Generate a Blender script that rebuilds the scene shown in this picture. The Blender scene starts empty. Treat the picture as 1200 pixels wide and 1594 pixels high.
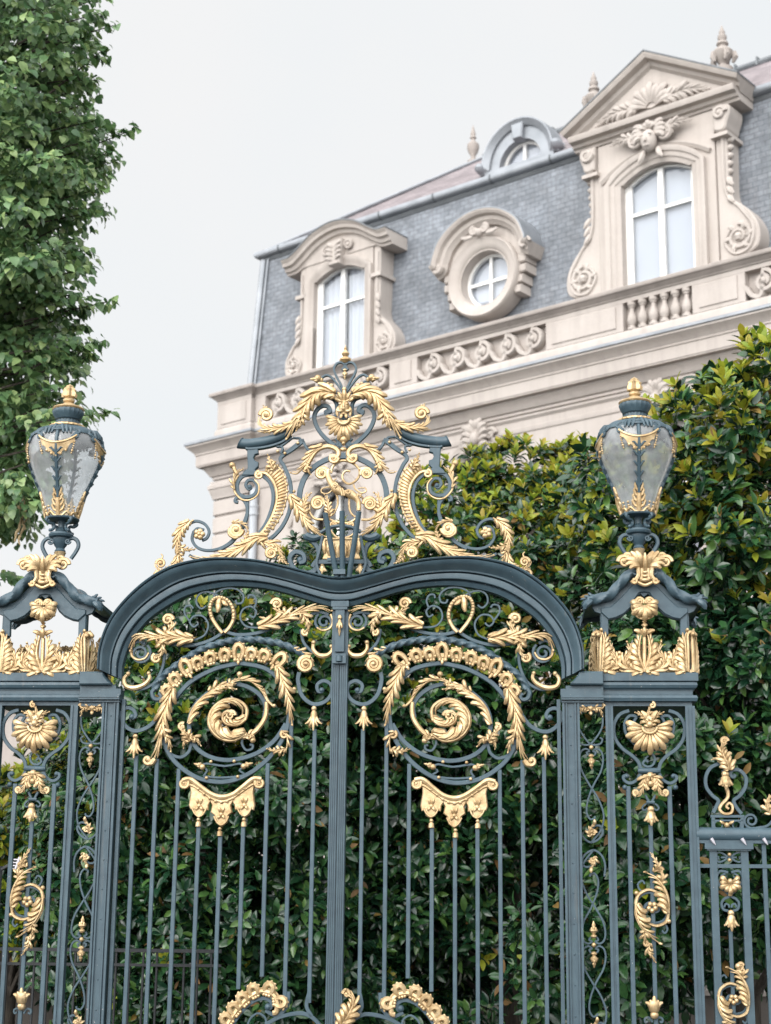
import bpy, bmesh, math, random
import numpy as np
from math import sin, cos, pi, radians, sqrt, atan2, hypot
random.seed(7); RNG = np.random.default_rng(11)
sc = bpy.context.scene; COL = sc.collection

# ------------------------------------------------------------------ camera model (fitted to the photograph)
F_, PIT, ROL, YAW, X0, EYE, GD = 2634.4, 0.24724, 0.010735, 0.072692, -0.32625, 1.6, 12.5
def ray(px, py):
    x = px - 600; y = 797 - py
    cr, sr = cos(ROL), sin(ROL); a = x*cr - y*sr; b = x*sr + y*cr
    c, s = cos(PIT), sin(PIT)
    return (a, F_*c - b*s, F_*s + b*c)
def at(px, py, Y):                       # point on a pixel's ray at distance Y in front of the camera
    d = ray(px, py); t = Y/d[1]; return (d[0]*t, Y, EYE + d[2]*t)
GT = (cos(YAW), -sin(YAW)); GN = (-sin(YAW), -cos(YAW))   # gate plane tangent, normal towards the camera
def G(px, py, w=0.0):                    # gate-plane coordinates (x, z) of a traced point, w metres proud
    d = ray(px, py); ox, oy = X0 + GN[0]*w, GD + GN[1]*w
    t = (ox*GN[0] + oy*GN[1])/(d[0]*GN[0] + d[1]*GN[1])
    return ((d[0]*t - ox)*GT[0] + (d[1]*t - oy)*GT[1], EYE + d[2]*t)
def tr(ox, oy, k):
    def f(pts, w=0.0): return [G(ox + p[0]/k, oy + p[1]/k, w) for p in pts]
    f.k = k
    return f
PX = 0.00478
A = tr(340,540,3); B = tr(150,860,3); Fb = tr(160,1280,3); Hb = tr(500,1280,3)
C7 = tr(880,880,4.429); C8 = tr(860,1080,3.1); C5 = tr(880,570,4.554)
A5 = tr(430,680,5.714); A2 = tr(280,560,5.315); A3 = tr(230,780,4.8); R8 = tr(1080,1120,3.363)

# ------------------------------------------------------------------ materials
MAT = {}
class NT:
    def __init__(s, name):
        m = bpy.data.materials.new(name); m.use_nodes = True; s.m = m; s.t = m.node_tree
        s.b = s.t.nodes['Principled BSDF']; s.out = s.t.nodes['Material Output']; MAT[name] = m
    def n(s, typ, **kw):
        q = s.t.nodes.new(typ)
        for k, v in kw.items():
            if k.startswith('i_'):
                q.inputs[int(k[2:]) if k[2:].isdigit() else k[2:].replace('_', ' ')].default_value = v
            else: setattr(q, k, v)
        return q
    def l(s, a, b): s.t.links.new(a, b)
    def coord(s, scale=(1,1,1), kind='Object'):
        c = s.n('ShaderNodeTexCoord'); mp = s.n('ShaderNodeMapping'); mp.inputs['Scale'].default_value = scale
        s.l(c.outputs[kind], mp.inputs[0]); return mp.outputs[0]
    def noise(s, scale, detail=4, vec=None, rough=.55):
        q = s.n('ShaderNodeTexNoise'); q.inputs['Scale'].default_value = scale; q.inputs['Detail'].default_value = detail
        q.inputs['Roughness'].default_value = rough
        s.l(vec if vec is not None else s.coord(), q.inputs['Vector']); return q.outputs['Fac']
    def ramp(s, fac, stops):
        q = s.n('ShaderNodeValToRGB'); e = q.color_ramp.elements
        while len(e) < len(stops): e.new(.5)
        for i, (p, c) in enumerate(stops): e[i].position = p; e[i].color = (*c, 1) if len(c) == 3 else c
        s.l(fac, q.inputs[0]); return q.outputs[0]
    def mix(s, fac, a, b, mode='MIX'):
        q = s.n('ShaderNodeMix', data_type='RGBA', blend_type=mode)
        for v, i in ((fac, 0), (a, 6), (b, 7)):
            if hasattr(v, 'is_linked') or hasattr(v, 'links'): s.l(v, q.inputs[i])
            else: q.inputs[i].default_value = v if i == 0 else (*v, 1)
        return q.outputs[2]
    def bump(s, h, strength=.3, dist=.01):
        q = s.n('ShaderNodeBump'); q.inputs['Strength'].default_value = strength; q.inputs['Distance'].default_value = dist
        s.l(h, q.inputs['Height']); s.l(q.outputs[0], s.b.inputs['Normal'])
    def set(s, col=None, rough=None, metal=None, spec=None):
        for v, k in ((col, 'Base Color'), (rough, 'Roughness'), (metal, 'Metallic'), (spec, 'Specular IOR Level')):
            if v is None: continue
            if hasattr(v, 'links'): s.l(v, s.b.inputs[k])
            else: s.b.inputs[k].default_value = (*v, 1) if isinstance(v, tuple) else v
        return s
def M(n): return MAT[n]

m = NT('iron_paint')                     # blue-grey painted iron, a little weathered, tiny chips
base = m.ramp(m.noise(9, 6), [(.3, (.036,.064,.084)), (.7, (.056,.095,.118))])
chip = m.ramp(m.noise(70, 2), [(.752, (0,0,0)), (.775, (1,1,1))])
stk = m.ramp(m.noise(1, 5, m.coord((26,26,1.3)), .6), [(.64, (0,0,0)), (.78, (.42,.42,.42))])
rust = m.ramp(m.noise(3.1, 7, rough=.7), [(.66, (0,0,0)), (.80, (.45,.45,.45))])
m.set(m.mix(chip, m.mix(stk, m.mix(rust, base, (.105,.085,.075)), (.16,.145,.125)), (.48,.43,.40)), m.ramp(m.noise(30, 5), [(.3, (.34,)*3), (.7, (.52,)*3)]), 0, .45)
m.bump(m.noise(140, 3), .18, .004)
m = NT('gilding')                        # gold leaf, slightly worn
c = m.ramp(m.noise(14, 6), [(.28, (.34,.225,.11)), (.5, (.53,.38,.205)), (.75, (.68,.53,.325))])
m.set(c, m.ramp(m.noise(45, 4), [(.3, (.34,)*3), (.7, (.52,)*3)]), .55, .5); m.bump(m.noise(85, 4), .35, .006)
m = NT('lantern_glass')
m.t.nodes.remove(m.b)
tr_ = m.n('ShaderNodeBsdfTransparent'); tr_.inputs[0].default_value = (.93,.95,.96,1)
gl = m.n('ShaderNodeBsdfGlossy'); gl.inputs['Roughness'].default_value = .06
df = m.n('ShaderNodeBsdfTranslucent'); df.inputs[0].default_value = (.9,.92,.95,1)
d2 = m.n('ShaderNodeBsdfDiffuse'); d2.inputs[0].default_value = (.86,.88,.90,1)
ad = m.n('ShaderNodeMixShader'); ad.inputs[0].default_value = .5; m.l(df.outputs[0], ad.inputs[1]); m.l(d2.outputs[0], ad.inputs[2])
fr = m.n('ShaderNodeLayerWeight'); fr.inputs[0].default_value = .5; f3 = m.n('ShaderNodeMath', operation='POWER'); f3.inputs[1].default_value = 2.5; m.l(fr.outputs['Facing'], f3.inputs[0])
ms = m.n('ShaderNodeMixShader'); m.l(tr_.outputs[0], ms.inputs[1]); m.l(gl.outputs[0], ms.inputs[2])
fm = m.n('ShaderNodeMath', operation='MULTIPLY_ADD'); fm.inputs[1].default_value = .8; fm.inputs[2].default_value = .10
m.l(f3.outputs[0], fm.inputs[0]); m.l(fm.outputs[0], ms.inputs[0])
dust = m.ramp(m.noise(9, 6, rough=.65), [(.3, (.22,)*3), (.7, (.40,)*3)])
m2 = m.n('ShaderNodeMixShader'); m.l(dust, m2.inputs[0]); m.l(ms.outputs[0], m2.inputs[1]); m.l(ad.outputs[0], m2.inputs[2])
m.l(m2.outputs[0], m.out.inputs[0])

def stone(name, c0, c1, c2):
    m = NT(name); v = m.coord()
    a = m.ramp(m.noise(.9, 8, v, .6), [(.3, c0), (.52, c1), (.75, c2)])
    streak = m.ramp(m.noise(2.2, 6, m.coord((2.2,2.2,.22))), [(.48, (0,0,0)), (.8, (.55,)*3)])
    g = m.ramp(m.noise(60, 3), [(.3, (.93,)*3), (.7, (1.05,)*3)])
    m.set(m.mix(1.0, m.mix(streak, a, tuple(x*.72 for x in c0)), g, 'MULTIPLY'), .85, 0, .3); m.bump(m.noise(45, 5), .25, .006)
stone('limestone', (.395,.350,.320), (.440,.394,.363), (.475,.43,.396))
stone('carved_stone', (.395,.350,.318), (.442,.396,.363), (.478,.433,.396))
stone('weathered_stone', (.27,.24,.22), (.34,.30,.275), (.40,.36,.33))
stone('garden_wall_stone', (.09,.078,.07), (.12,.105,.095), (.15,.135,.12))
def slate(name, ca, cb, cm, bw, bh):
    m = NT(name); v = m.coord()
    sep = m.n('ShaderNodeSeparateXYZ'); m.l(v, sep.inputs[0])
    add = m.n('ShaderNodeMath', operation='ADD'); m.l(sep.outputs[0], add.inputs[0]); m.l(sep.outputs[1], add.inputs[1])
    cmb = m.n('ShaderNodeCombineXYZ'); m.l(add.outputs[0], cmb.inputs[0]); m.l(sep.outputs[2], cmb.inputs[1])
    br = m.n('ShaderNodeTexBrick'); m.l(cmb.outputs[0], br.inputs['Vector'])
    for k, val in (('Scale', 1), ('Mortar Size', .008), ('Mortar Smooth', .1), ('Brick Width', bw), ('Row Height', bh), ('Bias', 0)): br.inputs[k].default_value = val
    br.inputs['Color1'].default_value = (*ca, 1); br.inputs['Color2'].default_value = (*cb, 1); br.inputs['Mortar'].default_value = (*cm, 1)
    nz = m.mix(1.0, m.ramp(m.noise(1.3, 9, v, .75), [(.32, (.62,)*3), (.68, (1.28,)*3)]), m.ramp(m.noise(9, 3, m.coord((1,1,1.8))), [(.3, (.80,)*3), (.7, (1.18,)*3)]), 'MULTIPLY')
    st = m.ramp(m.noise(3.5, 5, m.coord((3,3,.5))), [(.55, (0,0,0)), (.75, (.4,)*3)])
    m.set(m.mix(st, m.mix(1.0, br.outputs['Color'], nz, 'MULTIPLY'), (.10,.095,.10)), .55, 0, .45); m.bump(br.outputs['Fac'], -.5, .02)
slate('blue_slate', (.150,.165,.188), (.195,.210,.234), (.105,.115,.130), .20, .105)
slate('purple_slate', (.20,.165,.172), (.255,.215,.222), (.13,.11,.115), .24, .13)
m = NT('zinc'); m.set(m.ramp(m.noise(2.5, 6), [(.3, (.22,.235,.255)), (.7, (.32,.335,.36))]), .5, .35, .5)
m = NT('dark_zinc'); m.set(m.ramp(m.noise(2.5, 6), [(.3, (.11,.12,.13)), (.7, (.17,.18,.19))]), .5, .3, .5)
m = NT('pipe_grey'); m.set(m.ramp(m.noise(1.5, 4), [(.3, (.36,.38,.41)), (.7, (.44,.46,.49))]), .5, 0, .4)
m = NT('white_joinery'); m.set(m.ramp(m.noise(6, 4), [(.3, (.68,.67,.65)), (.7, (.78,.77,.75))]), .4, 0, .4)
m = NT('curtain')
w_ = m.n('ShaderNodeTexWave'); w_.inputs['Scale'].default_value = 5; w_.inputs['Distortion'].default_value = 3; m.l(m.coord((1,1,.05)), w_.inputs[0])
m.set(m.ramp(w_.outputs['Fac'], [(0, (.45,.47,.51)), (1, (.54,.56,.59))]), .9)
m = NT('blind'); m.set(m.ramp(m.noise(2, 3), [(.3, (.42,.44,.475)), (.7, (.46,.48,.51))]), .8)
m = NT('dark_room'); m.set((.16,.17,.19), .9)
m = NT('window_pane'); m.t.nodes.remove(m.b)
tr_ = m.n('ShaderNodeBsdfTransparent'); tr_.inputs[0].default_value = (.90,.92,.95,1)
gl = m.n('ShaderNodeBsdfGlossy'); gl.inputs['Roughness'].default_value = .03
fr = m.n('ShaderNodeLayerWeight'); fr.inputs[0].default_value = .5; f3 = m.n('ShaderNodeMath', operation='POWER'); f3.inputs[1].default_value = 2.5; m.l(fr.outputs['Facing'], f3.inputs[0])
fm = m.n('ShaderNodeMath', operation='MULTIPLY_ADD'); fm.inputs[1].default_value = .9; fm.inputs[2].default_value = .07
ms = m.n('ShaderNodeMixShader'); m.l(f3.outputs[0], fm.inputs[0]); m.l(fm.outputs[0], ms.inputs[0])
m.l(tr_.outputs[0], ms.inputs[1]); m.l(gl.outputs[0], ms.inputs[2]); m.l(ms.outputs[0], m.out.inputs[0])
def leafmat(name, stops, rough, trans, spec):
    m = NT(name); g = m.n('ShaderNodeNewGeometry')
    c = m.ramp(g.outputs['Random Per Island'], stops)
    n_ = m.ramp(m.noise(30, 3), [(.3, (.85,)*3), (.7, (1.12,)*3)])
    c = m.mix(1.0, c, n_, 'MULTIPLY'); m.set(c, rough, 0, spec)
    t = m.n('ShaderNodeBsdfTranslucent'); m.l(c, t.inputs[0])
    x = m.n('ShaderNodeMixShader'); x.inputs[0].default_value = trans
    m.l(m.b.outputs[0], x.inputs[1]); m.l(t.outputs[0], x.inputs[2]); m.l(x.outputs[0], m.out.inputs[0])
leafmat('magnolia_leaf', [(0, (.007,.030,.016)), (.42, (.015,.052,.023)), (.78, (.034,.098,.030)), (1, (.085,.165,.038))], .20, .08, .55)
leafmat('magnolia_new_leaf', [(0, (.20,.29,.028)), (.5, (.36,.39,.035)), (1, (.38,.29,.04))], .42, .40, .4)
leafmat('magnolia_brown_leaf', [(0, (.10,.058,.022)), (.6, (.17,.095,.03)), (1, (.22,.15,.04))], .55, .15, .3)
leafmat('linden_leaf', [(0, (.07,.145,.066)), (.45, (.135,.245,.10)), (.8, (.22,.33,.13)), (1, (.32,.42,.17))], .34, .30, .6)
m = NT('bark'); m.set(m.ramp(m.noise(9, 8, m.coord((3,3,.6))), [(.3, (.030,.026,.022)), (.7, (.085,.072,.06))]), .9, 0, .2); m.bump(m.noise(25, 6, m.coord((4,4,.7))), .6, .02)
m = NT('dry_leaf'); m.set((.30,.22,.12), .8)
m = NT('gravel'); m.set(m.ramp(m.noise(35, 8), [(.3, (.050,.047,.043)), (.7, (.085,.080,.074))]), .95, 0, .2); m.bump(m.noise(90, 4), .5, .02)
m = NT('black_iron'); m.set(m.ramp(m.noise(12, 4), [(.3, (.012,.014,.016)), (.7, (.022,.024,.027))]), .5, 0, .4)
m = NT('grey_boards'); m.set(m.ramp(m.noise(5, 6, m.coord((6,6,.7))), [(.3, (.20,.19,.18)), (.7, (.30,.29,.275))]), .8, 0, .3)
m = NT('lamp_metal'); m.set((.022,.022,.032), .5, .2, .4)
m = NT('milk_glass'); m.set((.13,.11,.10), .3, 0, .5)
m = NT('orange_plastic'); m.set((.72,.19,.05), .4, 0, .5)
m = NT('pale_metal'); m.set((.55,.53,.58), .45, .2, .5)
m = NT('black_seam'); m.set((.006,.006,.007), .8)

# ------------------------------------------------------------------ mesh builder
ORG = {}                                  # thing -> base point in its frame
class MB:
    def __init__(s, sx=1, xf=None): s.v = []; s.f = []; s.sx = sx; s.xf = xf
    def add(s, vs, fs):
        o = len(s.v)
        if s.xf: vs = [s.xf(p) for p in vs]
        s.v += [(p[0]*s.sx, p[1], p[2]) for p in vs]; s.f += [tuple(i + o for i in f) for f in fs]
    def build(s, name, mat, parent=None, sharp=38, recalc=True, org=None):
        me = bpy.data.meshes.new(name)
        o = org or (ORG.get(parent.name, (0,0,0)) if parent else (0,0,0))
        vv = [(p[0]-o[0], p[1]-o[1], p[2]-o[2]) for p in s.v]
        me.from_pydata(vv, [], s.f)
        if recalc:
            bm = bmesh.new(); bm.from_mesh(me); bmesh.ops.recalc_face_normals(bm, faces=bm.faces); bm.to_mesh(me); bm.free()
        me.polygons.foreach_set('use_smooth', [True]*len(me.polygons))
        me.set_sharp_from_angle(angle=radians(sharp))
        for q in (mat if isinstance(mat, (list, tuple)) else [mat]): me.materials.append(M(q))
        ob = bpy.data.objects.new(name, me); COL.objects.link(ob)
        if parent: ob.parent = parent; ORG[ob.name] = o
        return ob
def thing(name, label, cat, org, frame='gate', group=None):
    e = bpy.data.objects.new(name, None); COL.objects.link(e); e.empty_display_size = .2
    e['label'] = label; e['category'] = cat
    if group: e['group'] = group
    ORG[e.name] = org
    if frame == 'gate':
        e.location = (X0 + org[0]*GT[0] - org[1]*GN[0], GD + org[0]*GT[1] - org[1]*GN[1], org[2]); e.rotation_euler = (0,0,-YAW)
    elif frame == 'facade':
        e.location = (FC[0] + org[0]*FU[0] - org[1]*FN[0], FC[1] + org[0]*FU[1] - org[1]*FN[1], org[2]); e.rotation_euler = (0,0,FA)
    else: e.location = org
    return e

# ------------------------------------------------------------------ shape helpers; 2-D traced curves are (x, z), w is proud of the plane
def cr(pts, n=6, closed=False):
    P = [tuple(p) for p in pts]; N = len(P)
    if N < 3 and not closed:
        return [tuple(P[0][k] + (P[1][k]-P[0][k])*i/n for k in range(len(P[0]))) for i in range(n+1)]
    out = []
    for i in range(N if closed else N-1):
        p0 = P[(i-1) % N] if closed or i > 0 else P[0]; p1 = P[i]; p2 = P[(i+1) % N]
        p3 = P[(i+2) % N] if closed or i+2 < N else P[-1]
        for j in range(n):
            t = j/n; t2 = t*t; t3 = t2*t
            out.append(tuple(.5*(2*b + (c-a)*t + (2*a-5*b+4*c-d)*t2 + (3*b-a-3*c+d)*t3) for a, b, c, d in zip(p0, p1, p2, p3)))
    if not closed: out.append(P[-1])
    return out
def tang(P, i, closed=False):
    a = P[i-1] if i > 0 or closed else P[0]; b = P[(i+1) % len(P)] if i < len(P)-1 or closed else P[-1]
    dx, dz = b[0]-a[0], b[1]-a[1]; L = hypot(dx, dz) or 1e-9
    return dx/L, dz/L
def sweep(mb, P, sec, scale=None, w=0.0, closed=False, cap=True):
    # P: 2-D path; sec(i) -> [(a, b)] section, a across (in plane), b proud; w scalar or list
    vs = []; fs = []; k = None
    for i, p in enumerate(P):
        tx, tz = tang(P, i, closed); nx, nz = -tz, tx
        s = sec(i); k = len(s); ww = w[i] if isinstance(w, (list, tuple)) else w
        for a, b in s: vs.append((p[0] + nx*a, -(ww + b), p[1] + nz*a))
    N = len(P)
    for i in range(N if closed else N-1):
        o, q = i*k, ((i+1) % N)*k
        for j in range(k): fs.append((o+j, o+(j+1) % k, q+(j+1) % k, q+j))
    if cap and not closed: fs += [tuple(range(k-1, -1, -1)), tuple(range((N-1)*k, N*k))]
    mb.add(vs, fs)
def rect(hw, hd):
    c = min(hw, hd)*.28
    return [(-hw, -hd+c), (-hw+c, -hd), (hw-c, -hd), (hw, -hd+c), (hw, hd-c), (hw-c, hd), (-hw+c, hd), (-hw, hd-c)]
def bar(mb, P, wid, dep, w=0.0, closed=False, taper=None):
    N = len(P)
    def s(i):
        k = 1.0 if taper is None else taper[0] + (taper[1]-taper[0])*i/(N-1)
        return rect(wid*.5*k, dep*.5)
    sweep(mb, P, s, w=w, closed=closed)
def tube(mb, P, rad, w=0.0, n=8, flat=1.0, closed=False):
    N = len(P)
    def s(i):
        r = rad if not isinstance(rad, (list, tuple)) else (rad[i] if len(rad) == N else rad[0])
        return [(r*cos(2*pi*j/n), r*flat*sin(2*pi*j/n)) for j in range(n)]
    sweep(mb, P, s, w=w, closed=closed)
def lerpr(stops, N):
    return [np.interp(i/(N-1), [a for a, _ in stops], [b for _, b in stops]).item() for i in range(N)]
def ball(mb, c, r, w=0.0, sq=(1,1,1), n=8, m=5):
    vs = [(c[0], -w, c[1] + r*sq[2])]; fs = []
    for i in range(1, m):
        for j in range(n):
            a = pi*i/m; b = 2*pi*j/n
            vs.append((c[0] + r*sq[0]*sin(a)*cos(b), -w + r*sq[1]*sin(a)*sin(b), c[1] + r*sq[2]*cos(a)))
    vs.append((c[0], -w, c[1] - r*sq[2]))
    for j in range(n): fs.append((0, 1+j, 1+(j+1) % n)); fs.append((len(vs)-1, 1+(m-2)*n+(j+1) % n, 1+(m-2)*n+j))
    for i in range(m-2):
        for j in range(n): fs.append((1+i*n+j, 1+(i+1)*n+j, 1+(i+1)*n+(j+1) % n, 1+i*n+(j+1) % n))
    mb.add(vs, fs)
def lathe(mb, c, prof, y=0.0, n=24, flute=None):
    # prof: (r, z) bottom to top around the vertical axis at x=c, depth y
    vs = []; fs = []
    for k, (r, z) in enumerate(prof):
        for j in range(n):
            rr = r if flute is None else r*(1 + flute[k]*(cos(2*pi*j/n*flute[-1])))
            vs.append((c + rr*cos(2*pi*j/n), y + rr*sin(2*pi*j/n), z))
    for k in range(len(prof)-1):
        for j in range(n): fs.append((k*n+j, k*n+(j+1) % n, (k+1)*n+(j+1) % n, (k+1)*n+j))
    fs += [tuple(range(n-1, -1, -1)), tuple(range((len(prof)-1)*n, len(prof)*n))]
    mb.add(vs, fs)
def poly(mb, out, w0, w1, bev=0.0):
    # extruded 2-D outline from depth w0 (back) to w1 (front), front edge chamfered by bev
    N = len(out); ar = sum(out[i][0]*out[(i+1) % N][1] - out[(i+1) % N][0]*out[i][1] for i in range(N))
    sg = 1 if ar > 0 else -1; ins = []
    for i in range(N):
        tx, tz = tang(out, i, True); ins.append((out[i][0] - tz*bev*sg, out[i][1] + tx*bev*sg))
    vs = [(x, -w0, z) for x, z in out] + [(x, -(w1-bev), z) for x, z in out] + [(x, -w1, z) for x, z in ins]
    fs = []
    for r in range(2 if bev > 0 else 1):
        for i in range(N): fs.append((r*N+i, r*N+(i+1) % N, (r+1)*N+(i+1) % N, (r+1)*N+i))
    L = 2 if bev > 0 else 1
    if bev <= 0: vs = vs[:2*N]; vs[N:] = [(x, -w1, z) for x, z in out]
    fs += [tuple(range(N)), tuple(range(L*N, L*N+N))]
    mb.add(vs, fs)
def box(mb, x0, x1, y0, y1, z0, z1):
    vs = [(x, y, z) for z in (z0, z1) for x, y in ((x0, y0), (x1, y0), (x1, y1), (x0, y1))]
    mb.add(vs, [(3,2,1,0), (4,5,6,7), (0,1,5,4), (1,2,6,5), (2,3,7,6), (3,0,4,7)])
def spiral(c, r0, r1, a0, turns, n=16):
    N = max(6, int(n*abs(turns)))
    return [(c[0] + (r0+(r1-r0)*i/N)*cos(a0 + 2*pi*turns*i/N), c[1] + (r0+(r1-r0)*i/N)*sin(a0 + 2*pi*turns*i/N)) for i in range(N+1)]
def lobe(mb, p, ang, L, r, curl=0.0, w=0.0, lift=.012, n=6):
    P = []; W = []; K = 6
    for i in range(K):
        t = i/(K-1); a = ang + curl*t*t
        if i == 0: P.append(p)
        else: P.append((P[-1][0] + cos(a)*L/(K-1), P[-1][1] + sin(a)*L/(K-1)))
        W.append(w + lift*sin(pi*min(1, t*1.05)*.62))
    tube(mb, P, [r*k for k in (.55, .85, 1, .95, .72, .38)], W, n, .75)
def leaf(mb, sp, wid, n=6, w=.01, sides=(1,-1), env=None, tip=True, spread=.95, fat=1.0, mem=True, lift=None):
    """acanthus leaf along a 2-D spine: strands run with the rib, swing out and flick over at the edge"""
    P = cr(sp, 8); N = len(P); S = [0]
    for i in range(1, N): S.append(S[-1] + hypot(P[i][0]-P[i-1][0], P[i][1]-P[i-1][1]))
    tot = S[-1]; lift = wid*.40 if lift is None else lift
    def at_(s):
        s = max(0, min(tot, s)); i = 0
        while i < N-2 and S[i+1] < s: i += 1
        f = (s-S[i])/max(1e-9, S[i+1]-S[i]); return (P[i][0]+(P[i+1][0]-P[i][0])*f, P[i][1]+(P[i+1][1]-P[i][1])*f), tang(P, i if f < .5 else i+1)
    e = env or (lambda t: (.50 + .62*sin(pi*min(1, t*1.05+.04)) - .22*t))
    W = [w + lift*.45*sin(pi*S[i]/tot) for i in range(N)]
    tube(mb, P, [max(.14, 1-.7*S[i]/tot)*wid*.13*fat for i in range(N)], [a+lift*.35 for a in W], 6, .9)
    if mem: sweep(mb, P, lambda i: rect(max(.004, wid*.30*max(.15, e(S[i]/tot))*(len(sides)/2)), .006), w=[a-.010 for a in W])
    m_ = max(2, round(n*1.12)); run = max(tot*.30, wid*.75)
    for k in range(m_):
        for sd in sides:
            t1 = (k+.75+(.28 if sd < 0 else 0))/m_
            if t1 > 1.12: continue
            L = wid*e(min(1, t1))*(.84+.16*random.random())*(1.0 if k % 2 else .78); s1 = t1*tot; s0 = s1-run*(.9+.2*random.random()); Q = []; Wq = []; K = 7
            for j in range(K):
                f = j/(K-1); p, (tx, tz) = at_(s0 + (s1-s0)*f); off = wid*.07 + L*(f**1.7)*(1 if f < .99 else .97)
                over = max(0, s0 + (s1-s0)*f - tot); q = (p[0]+tx*over - tz*sd*off, p[1]+tz*over + tx*sd*off)
                if j >= K-2: q = (q[0]-tx*L*(.05, .24)[j-K+2], q[1]-tz*L*(.05, .24)[j-K+2])
                Q.append(q); Wq.append(w + lift*(.25+.75*sin(pi*min(1, .15+f*.85))))
            r = min(L*.29, tot/m_*.50)*fat
            tube(mb, Q, [r*c for c in (.30, .48, .68, .88, 1.05, 1.0, .45)], Wq, 6, 1.0)
    if tip:
        tx, tz = tang(P, N-1); lobe(mb, P[-1], atan2(tz, tx), wid*.35, wid*.12*fat, .6*sides[0], W[-1], lift*.4)
def curlend(mb, c, r, a0, turns, rad, w=.01, eye=True):
    P = spiral(c, r, r*.22, a0, turns, 14); N = len(P)
    tube(mb, P, [rad*(1-.5*i/(N-1)) for i in range(N)], [w + .25*rad*i/(N-1) for i in range(N)], 6, 1.0)
    if eye: ball(mb, c, r*.36, w+.008, n=7, m=4)
def shell(mb, c, R, a0, a1, n, w=.01, r0=.18, lift=.02, ratio=1.0, web=.6):
    sg = -1 if a1 < a0 else 1
    def rad(a): return R*(1 if ratio == 1 else (ratio + (1-ratio)*abs(sin(pi*(a-a0)/(a1-a0)))))
    if web:
        m_ = 3*n; out = [(c[0]+cos(a0+(a1-a0)*i/m_)*rad(a0+(a1-a0)*i/m_)*web, c[1]+sin(a0+(a1-a0)*i/m_)*rad(a0+(a1-a0)*i/m_)*web) for i in range(m_+1)]
        poly(mb, out + [c], w-.012, w+.004, .003)
    for i in range(n):
        a = a0 + (a1-a0)*i/(n-1); rr = rad(a)*(1 if i % 2 == 0 else .84)*(.97+.06*random.random()); L = rr*(1-r0); side = (i-(n-1)/2)/((n-1)/2)
        r = 1.06*R*abs(a1-a0)/(n-1)*.43; P = []; W = []; K = 7
        for j in range(K):
            f = j/(K-1); aa = a + side*sg*(.10*f*f); d = R*r0 + L*f
            P.append((c[0]+cos(aa)*d, c[1]+sin(aa)*d)); W.append(w + lift*sin(pi*(.12+.80*f)))
        tube(mb, P, [r*k for k in (.22, .38, .56, .74, .88, .90, .38)], W, 7, .8)
def rocaille(mb, P2, n, size, w=.012, out=1, big=(), bead=True):
    """shell-work border: pierced ear-shaped flutes standing on a curve"""
    P = cr(P2, 10); N = len(P)
    S = [0]
    for i in range(1, N): S.append(S[-1] + hypot(P[i][0]-P[i-1][0], P[i][1]-P[i-1][1]))
    st = S[-1]/n
    B_s = [(p[0]-tang(P, i)[1]*out*size*.33, p[1]+tang(P, i)[0]*out*size*.33) for i, p in enumerate(P)]
    sweep(mb, B_s, lambda i: rect(size*.20, .006), w=w-.012)
    for k in range(n):
        s = (k+.5)*st; i = min(N-2, max(1, next(j for j in range(N) if S[j] >= s)))
        tx, tz = tang(P, i); nx, nz = -tz*out, tx*out; p = P[i]; hgt = size*(1.45 if k in big else 1); h = st*.40
        Q = [(-h*.60, -.15), (-h*.95, .30), (-h*.75, .72), (-h*.05, .90), (h*.70, .70), (h*.78, .36), (h*.45, .10), (h*.15, -.05)]
        C = cr([(p[0] + tx*a + nx*b*hgt, p[1] + tz*a + nz*b*hgt) for a, b in Q], 3); m_ = len(C)
        tube(mb, C, lerpr([(0, .17*size), (.25, .25*size), (.55, .27*size), (1, .17*size)], m_), [w + .16*size*sin(pi*j/(m_-1)) for j in range(m_)], 6, .9)
        for q_, da in ((-.75, .75), (-.15, .25), (.45, -.35), (.95, -.95)): lobe(mb, (p[0] + tx*h*q_*.8 + nx*hgt*(.86-.22*q_*q_), p[1] + tz*h*q_*.8 + nz*hgt*(.86-.22*q_*q_)), atan2(nz, nx) + (da-.3)*out, size*.40, size*.115, -.9*out, w+.004, .008)
        for d_ in (-.8, -.25, .35): ball(mb, (p[0]+tx*h*d_-nx*size*.10, p[1]+tz*h*d_-nz*size*.10), size*.16, w+.006, n=6, m=4)
        if k in big: lobe(mb, p, atan2(-nz, -nx) - .35*out, size*.55, size*.15, .7*out, w, .012)
        if bead: ball(mb, (p[0] + tx*st*.5 + nx*size*.2, p[1] + tz*st*.5 + nz*size*.2), size*.17, w+.01, n=6, m=4)
def ribs(mb, inner, outer, n, r, w=.01, lift=.015):
    a = cr(inner, 12); b = cr(outer, 12)
    for k in range(n):
        t = (k+.5)/n; i = int(t*(len(a)-1)); j = int(t*(len(b)-1)); p, q = a[i], b[j]
        mid = ((p[0]+q[0])/2, (p[1]+q[1])/2)
        P = [p, (p[0]*.75+q[0]*.25, p[1]*.75+q[1]*.25), mid, (p[0]*.25+q[0]*.75, p[1]*.25+q[1]*.75), q]
        tube(mb, P, [r*.6, r, r*1.05, r*1.1, r*.9], [w, w+lift, w+lift*1.1, w+lift*.6, w-.004], 6, .9)
        if k % 2 == 0: ball(mb, q, r*1.25, w, n=6, m=4)
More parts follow.
